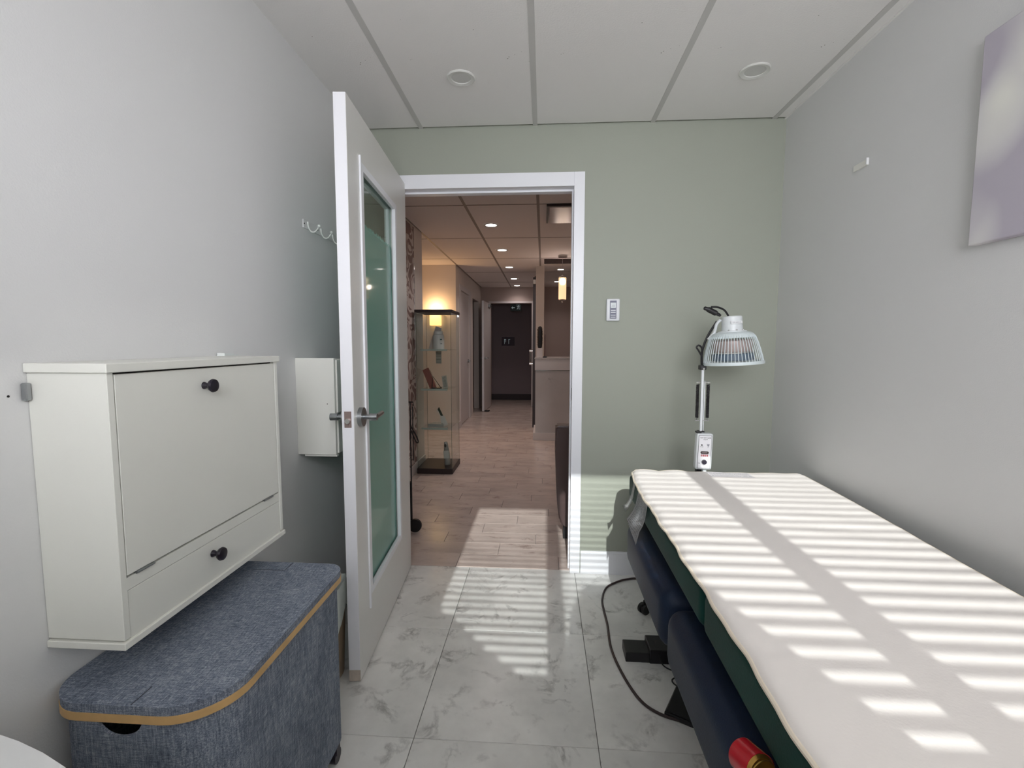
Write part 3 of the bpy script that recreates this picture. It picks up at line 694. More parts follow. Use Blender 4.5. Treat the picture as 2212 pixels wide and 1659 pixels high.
# ------------------------------------------------------------------ mattress pad on the table
M_pad = mat('pad_cream', (246, 240, 236), 0.85, spec=0.2, bump=0.2, bscale=180, var=0.02, vscale=3)
mp_ = Thing('mattress_pad', (0.78, 1.0, 0.695), 'cream mattress pad with piped edge lying on the green treatment table', 'pad')
def pad_left(y):
    return 0.398+0.02*max(0, (y-2.0)/0.2)+0.0025*math.sin(y*23)+0.0015*math.sin(y*51) - (0.028*(1.0-y)/0.4*0.35 if y < 1.0 else 0)
def pad_right(y): return 1.182-0.055*max(0, min(1, (2.0-y)/0.95))
YP0, YP1 = -0.30, 2.215
nx, ny = 44, 130
def pad_pt(i, j, dz):
    v = j/ny; y = YP0+(YP1-YP0)*v; u_ = i/nx
    y += 0.006*math.sin(u_*9+1)*(v > 0.985)
    x = pad_left(y)+(pad_right(y)-pad_left(y))*u_
    z = 0.7060
    e_ = min(u_*0.78/0.022, 1.0); z -= 0.010*(1-e_)**2
    e2 = min((1-u_)*0.78/0.02, 1.0); z -= 0.008*(1-e2)**2
    e3 = min((YP1-y)/0.03, 1.0); z -= 0.006*(1-max(e3, 0))**2
    far = max(0, (y-2.02)/0.19)
    z += far*0.007*abs(math.sin(u_*17+0.4))*(1 if u_ < 0.35 else 0.25)
    z += 0.0016*math.sin(x*9+y*4)*math.sin(y*5-x*3)+0.0012*math.exp(-((x-0.95)**2+(y-1.55)**2)/0.03)*math.sin((y-1.55)*38+x*12)*2.0
    return Vector((x, y, z+dz))
mb = MB(); G = [[mb.bm.verts.new(pad_pt(i, j, 0)) for j in range(ny+1)] for i in range(nx+1)]
for i in range(nx):
    for j in range(ny): mb.bm.faces.new((G[i][j], G[i+1][j], G[i+1][j+1], G[i][j+1]))
# sides + bottom
loop = [(i, 0) for i in range(nx+1)]+[(nx, j) for j in range(1, ny+1)]+[(i, ny) for i in range(nx-1, -1, -1)]+[(0, j) for j in range(ny-1, 0, -1)]
low = [mb.bm.verts.new(pad_pt(i, j, 0)-Vector((0, 0, 0.012))) for i, j in loop]; nl = len(loop)
for k in range(nl):
    a = G[loop[k][0]][loop[k][1]]; b_ = G[loop[(k+1) % nl][0]][loop[(k+1) % nl][1]]
    mb.bm.faces.new((b_, a, low[k], low[(k+1) % nl]))
mp_.part('pad', mb, M_pad, smooth=1.3)
mp_.part('piping', MB().tube([pad_pt(i, j, -0.004)+Vector((0, 0, 0)) for i, j in loop], 0.0052, 8, closed=True), mat('piping_cream', (236, 224, 206), 0.7), smooth=True)
M_sheet = mat('printed_sheet', (228, 224, 224), 0.7); lines_mat(M_sheet, (230, 226, 228), (140, 134, 142), 5, ('Y', 'X'), 0.04, 0.96)
mb = MB(); g_ = []
for i in range(7):
    for j in range(3):
        x = 0.745+0.19*i/6; y = 2.19-0.082*j/2
        if i == 6: x -= 0.0
        q = pad_pt(int((x-0.42)/(1.18-0.42)*nx), int((y-YP0)/(YP1-YP0)*ny), 0.0012); g_.append(mb.bm.verts.new((x, y, q.z+0.0008)))
for i in range(6):
    for j in range(2): mb.bm.faces.new((g_[i*3+j], g_[(i+1)*3+j], g_[(i+1)*3+j+1], g_[i*3+j+1]))
mp_.part('sewn_label', mb, M_sheet, label='printed grid label at the far end of the pad')

# ------------------------------------------------------------------ heat lamp on stand
M_cage = mat('lamp_cage_white', (214, 224, 226), 0.35); M_lw = mat('lamp_enamel', (226, 230, 232), 0.3)
LY = 2.30
lm = Thing('heat_lamp', (0.757, LY, 0), 'white caged heat therapy lamp on a wheeled stand behind the treatment table', 'lamp')
lm.part('pole', MB().cyl((0.757, LY, 0.37), 0.011, 0.60, 'z', 20), M_chrome, smooth=True)
lm.part('hub', MB().cyl((0.757, LY, 0.065), 0.03, 0.05, 'z', 24), M_blackp, smooth=True)
for k in range(5):
    a = math.radians(196+72*k); r = 0.275; x = 0.757+r*math.cos(a); y = LY+r*math.sin(a)
    leg = lm.part('base_leg', MB().tube([(0.757, LY, 0.075), (0.757+.5*r*math.cos(a), LY+.5*r*math.sin(a), 0.072), (x, y, 0.058)], [0.014, 0.012, 0.009], 10), M_blackp, smooth=True)
    c_ = MB(); c_.tube([(x, y, 0.058), (x, y, 0.045)], 0.006, 8); ca_ = Matrix.Translation((x, y, 0.024)) @ Matrix.Rotation(0.6+k, 4, 'Z')
    c_.cyl((0, 0.012, 0), 0.024, 0.014, 'y', 20, M=ca_); c_.cyl((0, -0.012, 0), 0.024, 0.014, 'y', 20, M=ca_); c_.box(-.02, .02, -.006, .006, 0, .026, bev=.004, M=ca_)
    lm.part('caster', c_, M_blackp, smooth=True, parent=leg)
# knee joint
kj = MB(); kj.box(0.757-.02, 0.757+.004, LY-.015, LY+.015, 0.66, 0.70, bev=.004); lm.part('joint', kj, M_blackp)
lm.part('joint_knob', MB().box(0.760, 0.778, LY-.035, LY-.005, 0.682, 0.704, bev=.005), M_lw)
# control box (tilted a touch)
CB = Matrix.Translation((0.7575, LY-.035, 0.790)) @ Matrix.Rotation(math.radians(1.5), 4, 'Y')
def cbx(x0, x1, y0, y1, z0, z1, bev=0.0): return MB().box(x0, x1, y0, y1, z0, z1, bev=bev, seg=3, M=CB) if bev else MB().box(x0, x1, y0, y1, z0, z1, M=CB)
cbp = lm.part('control_box', cbx(-.0375, .0375, -.02, .02, -.086, .086, .009), M_lw)
lm.part('frame_line', cbx(-.0300, .0300, -.0207, -.0195, -.079, .078), M_blackp, parent=cbp)
lm.part('face_plate', cbx(-.0285, .0285, -.0215, -.020, -.0775, .0765), mat('plate_white', (238, 238, 242), 0.3), parent=cbp)
FT = CB @ Matrix.Translation((0, -.0218, 0)) @ Matrix.Rotation(PI/2, 4, 'X')
lm.part('printed_title', text_mb('TDP HEAT LAMP', 0.0068, FT @ Matrix.Translation((0.001, 0.066, 0))), M_blackp, parent=cbp)
lm.part('printed_title', text_mb('CQ-29', 0.0068, FT @ Matrix.Translation((0.001, 0.058, 0))), M_blackp, parent=cbp)
lm.part('printed_title', text_mb('POWER', 0.0042, FT @ Matrix.Translation((-0.0145, 0.0235, 0))), M_blackp, parent=cbp)
lm.part('printed_title', text_mb('TIMER', 0.0036, FT @ Matrix.Translation((-0.022, -0.0545, 0))), M_blackp, parent=cbp)
lm.part('indicator', MB().cyl((0, 0, 0), 0.0034, 0.002, 'z', 14, M=FT @ Matrix.Translation((-0.0145, 0.032, 0))), M_blackp, parent=cbp)
em = MB(); em.prism([(-.006, .006), (.006, .006), (.0045, -.002), (0, -.006), (-.0045, -.001)], 0, .0004, FT @ Matrix.Translation((0.0145, 0.031, 0)))
lm.part('emblem', em, mat('emblem_grey', (150, 152, 160), .4), parent=cbp)
lm.part('printed_title', text_mb('TDP', 0.0036, FT @ Matrix.Translation((0.0145, 0.0215, 0))), mat('emblem_grey', (150, 152, 160), .4), parent=cbp)
sl = MB().prism(rrect(-.019, .019, -.0062, .0062, .006, 6), 0, .0012, FT @ Matrix.Translation((0, -.0035, 0)))
lm.part('display_slot', sl, mat('slot_brown', (66, 54, 56), .3), parent=cbp)
lm.part('display_digits', text_mb('00000', 0.009, FT @ Matrix.Translation((0, -.0035, .0013))), mat('digits_grey', (170, 158, 158), .4), parent=cbp)
rd = MB()
for q in range(4):
    x0_ = -.0165+q*.0085
    rd.box(x0_, x0_+.007, -.0045, -.003, 0, .0004, M=FT @ Matrix.Translation((0, -.0175, 0))); rd.box(x0_, x0_+.007, .003, .0045, 0, .0004, M=FT @ Matrix.Translation((0, -.0175, 0)))
    rd.box(x0_, x0_+.007, -.0008, .0008, 0, .0004, M=FT @ Matrix.Translation((0, -.0175, 0))); rd.box(x0_+.001+.002*(q % 2), x0_+.003+.002*(q % 2), -.0045, .0045, 0, .0004, M=FT @ Matrix.Translation((0, -.0175, 0)))
    rd.box(x0_+.0055, x0_+.0068, -.004, .004, 0, .0004, M=FT @ Matrix.Translation((0, -.0175, 0)))
lm.part('red_lettering', rd, mat('ink_red', (206, 50, 66), .4), parent=cbp, label='row of red characters')
lm.part('dial', MB().lathe([(0.0115, 0), (0.0115, 0.003), (0.010, 0.011), (0.003, 0.012)], n=28).xform(FT @ Matrix.Translation((0, -.0475, 0))), mat('dial_black', (34, 28, 44), .35), smooth=True, parent=cbp)
lm.part('clip', MB().box(0.722, 0.745, LY-.045, LY-.02, 0.876, 0.884, bev=.002), M_blackp)
# spring arm
lm.part('arm_bar', MB().box(0.744, 0.755, LY-.02, LY-.008, 0.872, 1.19, bev=.001), M_lw)
lm.part('arm_bar', MB().box(0.760, 0.764, LY-.014, LY-.004, 0.872, 1.12, bev=.001), M_lw)
lm.part('arm_joint', MB().box(0.738, 0.766, LY-.025, LY+.01, 0.868, 0.882, bev=.003), M_blackp)
M_spr = mat('spring_black', (24, 20, 24), 0.5)
for xs in (0.730, 0.778):
    pts = [(xs+0.0062*math.cos(a), LY-.012+0.0062*math.sin(a), 0.945+0.158*a/(2*PI*26)) for a in [2*PI*26*k/(26*10) for k in range(26*10+1)]]
    sp_ = MB().tube(pts, 0.0024, 5); sp_.cyl((xs, LY-.012, 1.024), 0.0042, 0.158, 'z', 10)
    o = lm.part('spring', sp_, M_spr, smooth=True)
    lm.part('spring_end', MB().tube([(xs, LY-.012, 0.945), (xs, LY-.012, 0.930)], 0.002, 6), M_chrome, parent=o); lm.part('spring_end', MB().tube([(xs, LY-.012, 1.103), (xs, LY-.012, 1.114)], 0.002, 6), M_chrome, parent=o)
lm.part('spring_pin', MB().tube([(0.722, LY-.012, 1.114), (0.786, LY-.012, 1.114)], 0.0028, 8), M_chrome)
lm.part('spring_pin', MB().tube([(0.722, LY-.012, 0.931), (0.786, LY-.012, 0.931)], 0.0028, 8), M_chrome)
lm.part('neck_joint', MB().box(0.735, 0.764, LY-.025, LY+.01, 1.172, 1.195, bev=.004), M_blackp)
lm.part('neck_joint', MB().cyl((0.749, LY-.028, 1.178), .005, .01, 'y', 12), M_chrome, smooth=True)
nk = MB().tube(bez([(0.749, LY, 1.19), (0.752, LY+.01, 1.26), (0.778, LY+.02, 1.33), (0.815, LY+.01, 1.40)], 6), 0.0055, 8)
lm.part('gooseneck', nk, M_blackp, smooth=True)
# head
HC = Vector((0.884, LY-.02, 1.2)); HM = Matrix.Translation(HC) @ Matrix.Rotation(math.radians(-3.5), 4, 'Y')
prof = [(0.128, 0.012), (0.124, 0.035), (0.117, 0.065), (0.108, 0.098), (0.098, 0.125), (0.088, 0.138), (0.070, 0.147)]
cg = MB()
nb_ = 54
for k in range(nb_):
    a = 2*PI*k/nb_; ca_, sa_ = math.cos(a), math.sin(a)
    cg.tube([(r*ca_, r*sa_, z) for r, z in prof], 0.0018, 5)
cg.xform(HM); lm.part('cage_bars', cg, M_cage, smooth=True)['kind'] = 'stuff'
lm.part('cage_rim', MB().lathe([(0.126, 0.0), (0.133, 0.0), (0.134, 0.006), (0.133, 0.014), (0.126, 0.014), (0.126, 0.0)], n=48, cap=False).xform(HM), M_cage, smooth=True)
lm.part('cage_crown', MB().lathe([(0.098, 0.122), (0.092, 0.136), (0.078, 0.147), (0.045, 0.153), (0.0455, 0.150), (0.07, 0.143), (0.088, 0.132), (0.095, 0.121)], n=48, cap=False).xform(HM), M_cage, smooth=True)
lm.part('heater_can', MB().lathe([(0.082, 0.055), (0.085, 0.06), (0.085, 0.108), (0.078, 0.114)], n=40).xform(HM), mat('heater_pinkish', (196, 180, 176), 0.35, metal=.3), smooth=True)
lm.part('heater_ring', MB().lathe([(0.094, 0.052), (0.096, 0.055), (0.094, 0.058), (0.082, 0.058)], n=40).xform(HM), M_chrome, smooth=True)
lm.part('heater_plate', MB().lathe([(0.088, 0.018), (0.092, 0.022), (0.092, 0.05), (0.088, 0.052)], n=40).xform(HM), mat('heater_blue', (96, 112, 128), 0.4), smooth=True)
lm.part('top_can', MB().lathe([(0.062, 0.150), (0.062, 0.154), (0.046, 0.156), (0.044, 0.20), (0.045, 0.206), (0.044, 0.218), (0.040, 0.222)], n=36).xform(HM), M_lw, smooth=True)
sl = MB().box(-0.022, 0.028, -0.0475, -0.0445, 0.186, 0.198, M=HM); lm.part('top_sticker', sl, M_whitep)
lm.part('sticker_print', text_mb('TDP LAMP CQ', 0.006, HM @ Matrix.Translation((0.003, -0.0478, 0.192)) @ Matrix.Rotation(PI/2, 4, 'X')), mat('emblem_grey', (150, 152, 160), .4))
for a in (-2.2, -1.57, -0.9, 0.6): lm.part('screw', MB().sph(HM @ Vector((0.054*math.cos(a), 0.054*math.sin(a), 0.157)), 0.004, 10), M_chrome, smooth=True)
lm.part('yoke', MB().tube(bez([HM @ Vector(q) for q in ((-0.046, 0.01, 0.21), (-0.062, 0.02, 0.19), (-0.072, 0.03, 0.15), (-0.10, 0.03, 0.12))], 5), 0.007, 8), M_lw, smooth=True)
cn = MB().tube(bez([(0.815, LY-.03, 1.424), (0.798, LY-.035, 1.432), (0.780, LY-.035, 1.441), (0.758, LY-.035, 1.452), (0.738, LY-.035, 1.459)], 4), [0.006]*2+[0.008]*3+[0.0125]*8+[0.009]*3+[0.006], 10)
lm.part('cable_plug', cn, M_blackp, smooth=True)
lm.part('cable', MB().tube(bez([(0.770, LY-.035, 1.463), (0.80, LY-.035, 1.462), (0.832, LY-.03, 1.449), (0.853, LY-.025, 1.423)], 8), 0.0045, 8), M_blackp, smooth=True)
lm.part('cable', MB().tube(bez([(0.742, LY-.02, 1.235), (0.726, LY-.02, 1.262), (0.716, LY-.02, 1.278), (0.726, LY-.02, 1.287), (0.740, LY-.02, 1.272), (0.744, LY-.01, 1.22), (0.746, LY-.005, 1.18)], 7), 0.0042, 8), M_blackp, smooth=True)

# ------------------------------------------------------------------ cables and pedal on the floor
M_cord = mat('cord_brown', (60, 46, 46), 0.5)
cp = [(0.62, 2.50, .006), (0.53, 2.555, .006), (0.47, 2.545, .006), (0.415, 2.515, .006), (0.343, 2.444, .006), (0.307, 2.327, .006), (0.303, 2.22, .006), (0.304, 2.108, .006), (0.297, 1.94, .006), (0.318, 1.785, .006), (0.357, 1.653, .006), (0.408, 1.591, .006), (0.479, 1.561, .006), (0.56, 1.552, .006), (0.66, 1.56, .006), (0.76, 1.62, .006)]
tag(MB().tube(bez(cp, 8), 0.0052, 8).build('power_cord', M_cord, smooth=True), 'thick brown cord looping across the tiled floor left of the table', 'cord')
tag(MB().tube(bez([(0.47, 1.925, .062), (0.475, 1.862, .045), (0.49, 1.845, .006), (0.525, 1.815, .004), (0.575, 1.805, .004), (0.545, 1.79, .004), (0.508, 1.768, .004), (0.505, 1.745, .004), (0.525, 1.715, .008), (0.54, 1.70, .02)], 8), 0.0028, 8).build('pedal_cable', M_blackp, smooth=True), 'thin black wire running from the table foot to the foot pedal', 'cable')
tag(MB().tube(bez([(0.56, 1.55, .012), (0.53, 1.50, .004), (0.55, 1.42, .004), (0.535, 1.33, .004), (0.56, 1.24, .004), (0.60, 1.18, .004)], 8), 0.0032, 8).build('loose_cable', M_blackp, smooth=True), 'thin black wire on the floor near the bottom under the navy pad', 'cable')
pr = math.radians(-30)
pe = Thing('foot_pedal', (0.515, 1.632, 0), 'black foot pedal with a white arrow mark on the floor beside the table', 'pedal', rz=math.radians(-30))
PM = Matrix()
pe.part('pedal_base', MB().box(-0.050, 0.050, -0.085, 0.085, 0.0, 0.018, bev=.004), M_blackp, local=True)
pe.part('pedal_plate', MB().box(-0.046, 0.046, -0.080, 0.080, 0.019, 0.026, bev=.003, M=Matrix.Translation((0, 0, 0)) @ Matrix.Rotation(0.03, 4, 'X')), M_blackp, local=True)
am = MB(); PT = Matrix.Translation((0.004, 0.012, 0.0275)) @ Matrix.Rotation(0.03, 4, 'X') @ Matrix.Rotation(math.radians(25), 4, 'Z')
for (x0_, x1_, y0_, y1_) in ((-.012, .004, .004, .0052), (-.012, .004, -.0052, -.004), (-.012, -.0108, -.0052, .0052)): am.box(x0_, x1_, y0_, y1_, 0, .0006, M=PT)
am.prism([(.004, .011), (.0055, .011), (.014, .0006), (.014, -.0006), (.012, -.0006)], 0, .0006, PT); am.prism([(.004, -.011), (.012, .0006), (.014, .0006), (.0055, -.011)], 0, .0006, PT)
am.box(.004, .0052, .004, .011, 0, .0006, M=PT); am.box(.004, .0052, -.011, -.004, 0, .0006, M=PT)
pe.part('arrow_mark', am, mat('mark_white', (190, 190, 190), .5), local=True)

# ------------------------------------------------------------------ things on the sage wall
th = Thing('wall_control', (0.3725, D, 1.475), 'small white wall control with grey louvred panel on the sage wall', 'wall control')
TX0, TX1, TZ0, TZ1 = 0.337, 0.408, 1.416, 1.534
pm_ = MB().box(TX0, TX1, D-.018, D, TZ0, TZ1, bev=.006, seg=3); th.part('housing', pm_, mat('control_white', (224, 226, 230), .4), smooth=True)
th.part('grey_panel', MB().box(0.355, 0.390, D-.0195, D-.017, 1.428, 1.524), mat('panel_slate', (92, 94, 116), .4))
th.part('display', MB().box(0.3585, 0.3865, D-.0208, D-.019, 1.485, 1.513, bev=.001), mat('display_pale', (206, 212, 214), .3))
for k in range(3): th.part('display_line', MB().box(0.363+.002*k, 0.382, D-.0212, D-.0205, 1.491+k*.007, 1.4925+k*.007), mat('slate_line', (120, 126, 136), .4))
for zc in (1.472, 1.462, 1.447, 1.436): th.part('louvre', MB().box(0.3595, 0.3855, D-.021, D-.019, zc-.0018, zc+.0018), mat('control_white', (224, 226, 230), .4))

# right wall hook and canvas
hw = Thing('wall_hook', (RX, 1.99, 1.985), 'small white picture hook alone on the right wall', 'hook')
hb = MB(); hb.box(RX-.008, RX, 1.955, 2.035, 1.974, 1.996, bev=.001, seg=1); hw.part('hook_plate', hb, M_slat)
hw.part('hook_tip', MB().box(RX-.012, RX-.003, 1.951, 1.955, 1.975, 1.999), M_whitep)
M_art = mat('art_print', (214, 212, 214), 0.7)
N, Lk, b = nodes_of(M_art); tc = N.new('ShaderNodeTexCoord')
nz = N.new('ShaderNodeTexNoise'); nz.inputs['Scale'].default_value = 2.6; nz.inputs['Detail'].default_value = 1.5
mpv = N.new('ShaderNodeVectorMath'); mpv.operation = 'MULTIPLY_ADD'; mpv.inputs[1].default_value = (0.35, 0.35, 0.35)
Lk.new(tc.outputs['Object'], nz.inputs['Vector']); Lk.new(nz.outputs['Color'], mpv.inputs[0]); Lk.new(tc.outputs['Object'], mpv.inputs[2])
vo = N.new('ShaderNodeTexVoronoi'); vo.feature = 'SMOOTH_F1'; vo.inputs['Scale'].default_value = 4.6; vo.inputs['Smoothness'].default_value = 0.35
mp = N.new('ShaderNodeMapping'); mp.inputs['Scale'].default_value = (1, 1.35, 0.6); mp.inputs['Location'].default_value = (0, .1, .22)
Lk.new(mpv.outputs[0], mp.inputs['Vector']); Lk.new(mp.outputs[0], vo.inputs['Vector'])
cr = N.new('ShaderNodeValToRGB'); e = cr.color_ramp.elements; e[0].position = 0.10; e[0].color = (*lin((238, 237, 230)), 1); e[1].position = 0.62; e[1].color = (*lin((188, 182, 194)), 1)
mid = cr.color_ramp.elements.new(0.36); mid.color = (*lin((222, 220, 220)), 1)
Lk.new(vo.outputs['Distance'], cr.inputs['Fac']); Lk.new(cr.outputs['Color'], b.inputs['Base Color'])
ar = Thing('canvas_print', (RX, 1.05, 1.85), 'pale blurred white petal canvas print hanging on the right wall', 'picture')
ar.part('canvas', MB().box(RX-.028, RX-.001, 0.62, 1.462, 1.572, 2.135, bev=.003), M_art)

# recessed lights, unlit, in the near ceiling
def down(name, x, y, lit, label, group, r=0.062, e=0.0, col=(1, .9, .8)):
    t_ = Thing(name, (x, y, C), label, 'ceiling light', group)
    t_.part('trim_ring', MB().lathe([(r, 0.0), (r, -0.003), (r*.93, -0.0065), (r*.70, -0.0045), (r*.66, -0.001), (r*.66, 0)], (x, y, C-.0005), 40, cap=False), mat('ring_white', (220, 220, 216), .4), smooth=True)
    m_ = mat('lens_lit', (255, 250, 245), .5, emit=(1, .93, .88), es=14.0) if lit else mat('lens_unlit', (206, 206, 203), .45)
    t_.part('lens', MB().lathe([(r*.68, -0.0005), (r*.68, -0.002), (r*.3, -0.003)], (x, y, C-.0005), 32), m_, smooth=True)
    return t_
down('ceiling_light', -0.364, 2.142, False, 'unlit round ceiling light above the open door side', 'unlit lights of the near room')
down('ceiling_light', 0.882, 2.167, False, 'unlit round ceiling light above the heat lamp', 'unlit lights of the near room')

# ================================================================== the hall beyond the door
M_wp = mat('wallpaper_damask', (196, 186, 182), 0.5)
N, Lk, b = nodes_of(M_wp); tc = N.new('ShaderNodeTexCoord')
wv = N.new('ShaderNodeTexNoise'); wv.inputs['Scale'].default_value = 4.8; wv.inputs['Detail'].default_value = 0.5; wv.inputs['Distortion'].default_value = 1.6
Lk.new(tc.outputs['Object'], wv.inputs['Vector'])
cr = N.new('ShaderNodeValToRGB'); cr.color_ramp.interpolation = 'CONSTANT'; e = cr.color_ramp.elements; e[0].position = 0.0; e[0].color = (*lin((132, 108, 104)), 1); e[1].position = 0.44; e[1].color = (*lin((206, 196, 192)), 1); q2 = e.new(0.56); q2.color = (*lin((132, 108, 104)), 1); q3 = e.new(0.64); q3.color = (*lin((206, 196, 192)), 1)
Lk.new(wv.outputs['Fac'], cr.inputs['Fac']); Lk.new(cr.outputs['Color'], b.inputs['Base Color'])
HL = -1.272
struct('wall_hall_left', MB().box(HL-.1, HL, D+.12, 4.985, -.02, C+.05), M_hwall)
o = MB().box(HL, HL+.003, D+.13, 4.655, 0.10, C-.02).build('wallpaper_panel', M_wp, bpy.data.objects['wall_hall_left'])
MB().box(HL, HL+.006, 4.655, 4.667, 0.10, C-.02).build('edge_trim', M_chrome, bpy.data.objects['wall_hall_left'])
struct('wall_recess_left', MB().box(-2.35, -2.25, D+.12, 7.09, -.02, C+.05), M_hwall)
struct('wall_recess_back', MB().box(-2.25, -1.285, 6.985, 7.09, -.02, C+.05), M_hwall)
wl = MB(); wl.box(-1.385, -1.285, 7.09, 7.35, -.02, C+.05); wl.box(-1.385, -1.285, 8.20, 8.65, -.02, C+.05); wl.box(-1.385, -1.285, 9.45, 9.8, -.02, C+.05)
wl.box(-1.385, -1.285, 7.35, 8.20, 2.12, C+.05); wl.box(-1.385, -1.285, 8.65, 9.45, 2.12, C+.05)
struct('wall_corridor_left', wl, M_hwall)
struct('wall_corridor_outer', MB().box(-2.35, -2.25, 7.09, 9.8, -.02, C+.05), mat('dark_room', (146, 134, 140), .8))
wl = MB(); wl.box(-2.25, -1.08, 9.78, 9.9, -.02, C+.05); wl.box(-.24, 1.75, 9.78, 9.9, -.02, C+.05); wl.box(-1.08, -.24, 9.78, 9.9, 2.12, C+.05)
struct('wall_corridor_back', wl, mat('far_wall_paint', (178, 162, 156), .75))
struct('wall_hall_right', MB().box(1.65, 1.75, D+.12, 9.8, -.02, C+.05), M_hwall)
M_dk = mat('dark_room', (146, 134, 140), .8)
struct('wall_far_room', MB().box(-1.6, 0.3, 11.0, 11.1, -.02, C+.05).box(-1.7, -1.6, 9.9, 11.1, -.02, C+.05).box(0.3, .4, 9.9, 11.1, -.02, C+.05), M_dk)
struct('baseboard_far', MB().box(-1.6, .3, 10.985, 11.0, 0, .13), mat('dark_base', (64, 56, 60), .6))
# far door frame and leaf
M_htrim = mat('hall_trim', (206, 200, 200), .45)
fm = MB(); fm.box(-.24, -.20, 9.76, 9.78, 0, 2.16); fm.box(-1.12, -1.08, 9.76, 9.78, 0, 2.16); fm.box(-1.08, -.24, 9.76, 9.78, 2.12, 2.16)
struct('trim_5', fm, M_htrim)
fd = Thing('door_2', (-1.075, 9.75, 0), kind='structure', rz=math.radians(-93))
fd.part('door_leaf', MB().box(0, 0.80, -0.04, 0, 0.01, 2.10), M_htrim, local=True)
fd.part('edge_band', MB().box(0.80, 0.802, -0.04, 0, 0.01, 2.10), M_trim, local=True)
for s in (1, -1):
    yy = 0.0 if s > 0 else -.04
    fd.part('lever_handle', MB().cyl((0.73, yy+s*.01, 1.02), .026, .02, 'y', 20).tube([(0.73, yy+s*.02, 1.02), (.73, yy+s*.05, 1.02), (.64, yy+s*.055, 1.02)], .009, 8), M_metal, local=True, smooth=True)
fd.part('door_closer', MB().box(0.10, 0.32, 0, 0.045, 2.02, 2.07, bev=.004).box(0.2, .22, .02, .04, 2.07, 2.09), M_metal, local=True)
fd.part('door_stop', MB().box(0.70, 0.80, 0.0, 0.09, 0.0, .02, bev=.003), M_blackp, local=True)
# left corridor door, closed, in its frame
fm = MB(); fm.box(-1.285, -1.27, 7.27, 7.35, 0, 2.20); fm.box(-1.285, -1.27, 8.20, 8.36, 0, 2.20); fm.box(-1.285, -1.27, 7.35, 8.20, 2.12, 2.20)
struct('trim_6', fm, M_htrim)
cd = Thing('door_3', (-1.31, 8.19, 0), kind='structure')
cd.part('door_leaf', MB().box(-1.33, -1.292, 7.355, 8.195, 0.01, 2.115), M_htrim)
cd.part('lever_handle', MB().cyl((-1.282, 8.11, 1.0), .028, .02, 'x', 20).tube([(-1.28, 8.11, 1.0), (-1.25, 8.11, 1.0), (-1.245, 8.02, 1.0)], .009, 8), M_metal, smooth=True)
struct('baseboard_hall', MB().box(HL, HL+.012, D+.13, 4.985, 0, .10).box(-1.285, -1.273, 6.985, 7.27, 0, .10).box(-2.25, -1.285, 6.973, 6.985, 0, .10), M_htrim)
# exit sign and pale marks in the dark room
es_ = Thing('exit_sign', (-0.60, 10.2, 2.02), 'small dark exit sign with a white running figure hanging beyond the far doorway', 'sign')
es_.part('sign_box', MB().box(-0.70, -0.47, 10.19, 10.23, 1.99, 2.13), mat('sign_dark', (40, 62, 62), .5))
es_.part('hanger', MB().cyl((-0.585, 10.21, 2.285), .008, .31, 'z', 10), M_metal)
T = Matrix.Translation((-0.54, 10.189, 2.065)) @ Matrix.Rotation(PI/2, 4, 'X')
fg = MB(); fg.cyl((.008, .04, 0), .010, .002, 'z', 12, M=T)
for poly in ([(-.012, .028), (.012, .028), (.008, -.008), (-.008, -.008)], [(-.008, -.008), (.004, -.008), (-.018, -.042), (-.028, -.036)], [(0, -.008), (.008, -.008), (.026, -.026), (.022, -.044), (.014, -.044), (.016, -.028)], [(.012, .028), (.012, .016), (.032, .004), (.034, .012)], [(-.012, .028), (-.012, .018), (-.030, .020), (-.030, .028)]):
    fg.prism(poly, 0, .002, T)
fg.box(.036, .042, -.044, .05, 0, .002, M=T); fg.box(-.04, .042, .050, .055, 0, .002, M=T)
M_sw = mat('sign_white', (220, 235, 235), .5, emit=(.8, .95, 1), es=0.12)
es_.part('running_figure', fg, M_sw)
af = MB(); T2 = Matrix.Translation((-0.645, 10.189, 2.06)) @ Matrix.Rotation(PI/2, 4, 'X')
af.prism([(-.04, 0), (-.01, .03), (-.01, .01), (.035, .01), (.035, -.01), (-.01, -.01), (-.01, -.03)], 0, .002, T2); es_.part('arrow', af, M_sw)
ws = Thing('wall_marks', (-0.8, 10.99, 1.36), 'dim plate with two pale upright strokes on the dark far wall', 'sign')
ws.part('dim_plate', MB().box(-0.96, -0.66, 10.995, 11.0, 1.25, 1.45), mat('plate_violet', (74, 64, 78), .6))
for x in (-0.90, -0.80):
    s2 = MB(); s2.box(x, x+.008, 10.990, 10.995, 1.29, 1.40); s2.box(x+.03, x+.038, 10.990, 10.995, 1.33, 1.40) if x < -.85 else None; s2.box(x, x+.038, 10.990, 10.995, 1.392, 1.40)
    ws.part('pale_stroke', s2, M_sw)  # pale upright strokes set on a darker plate

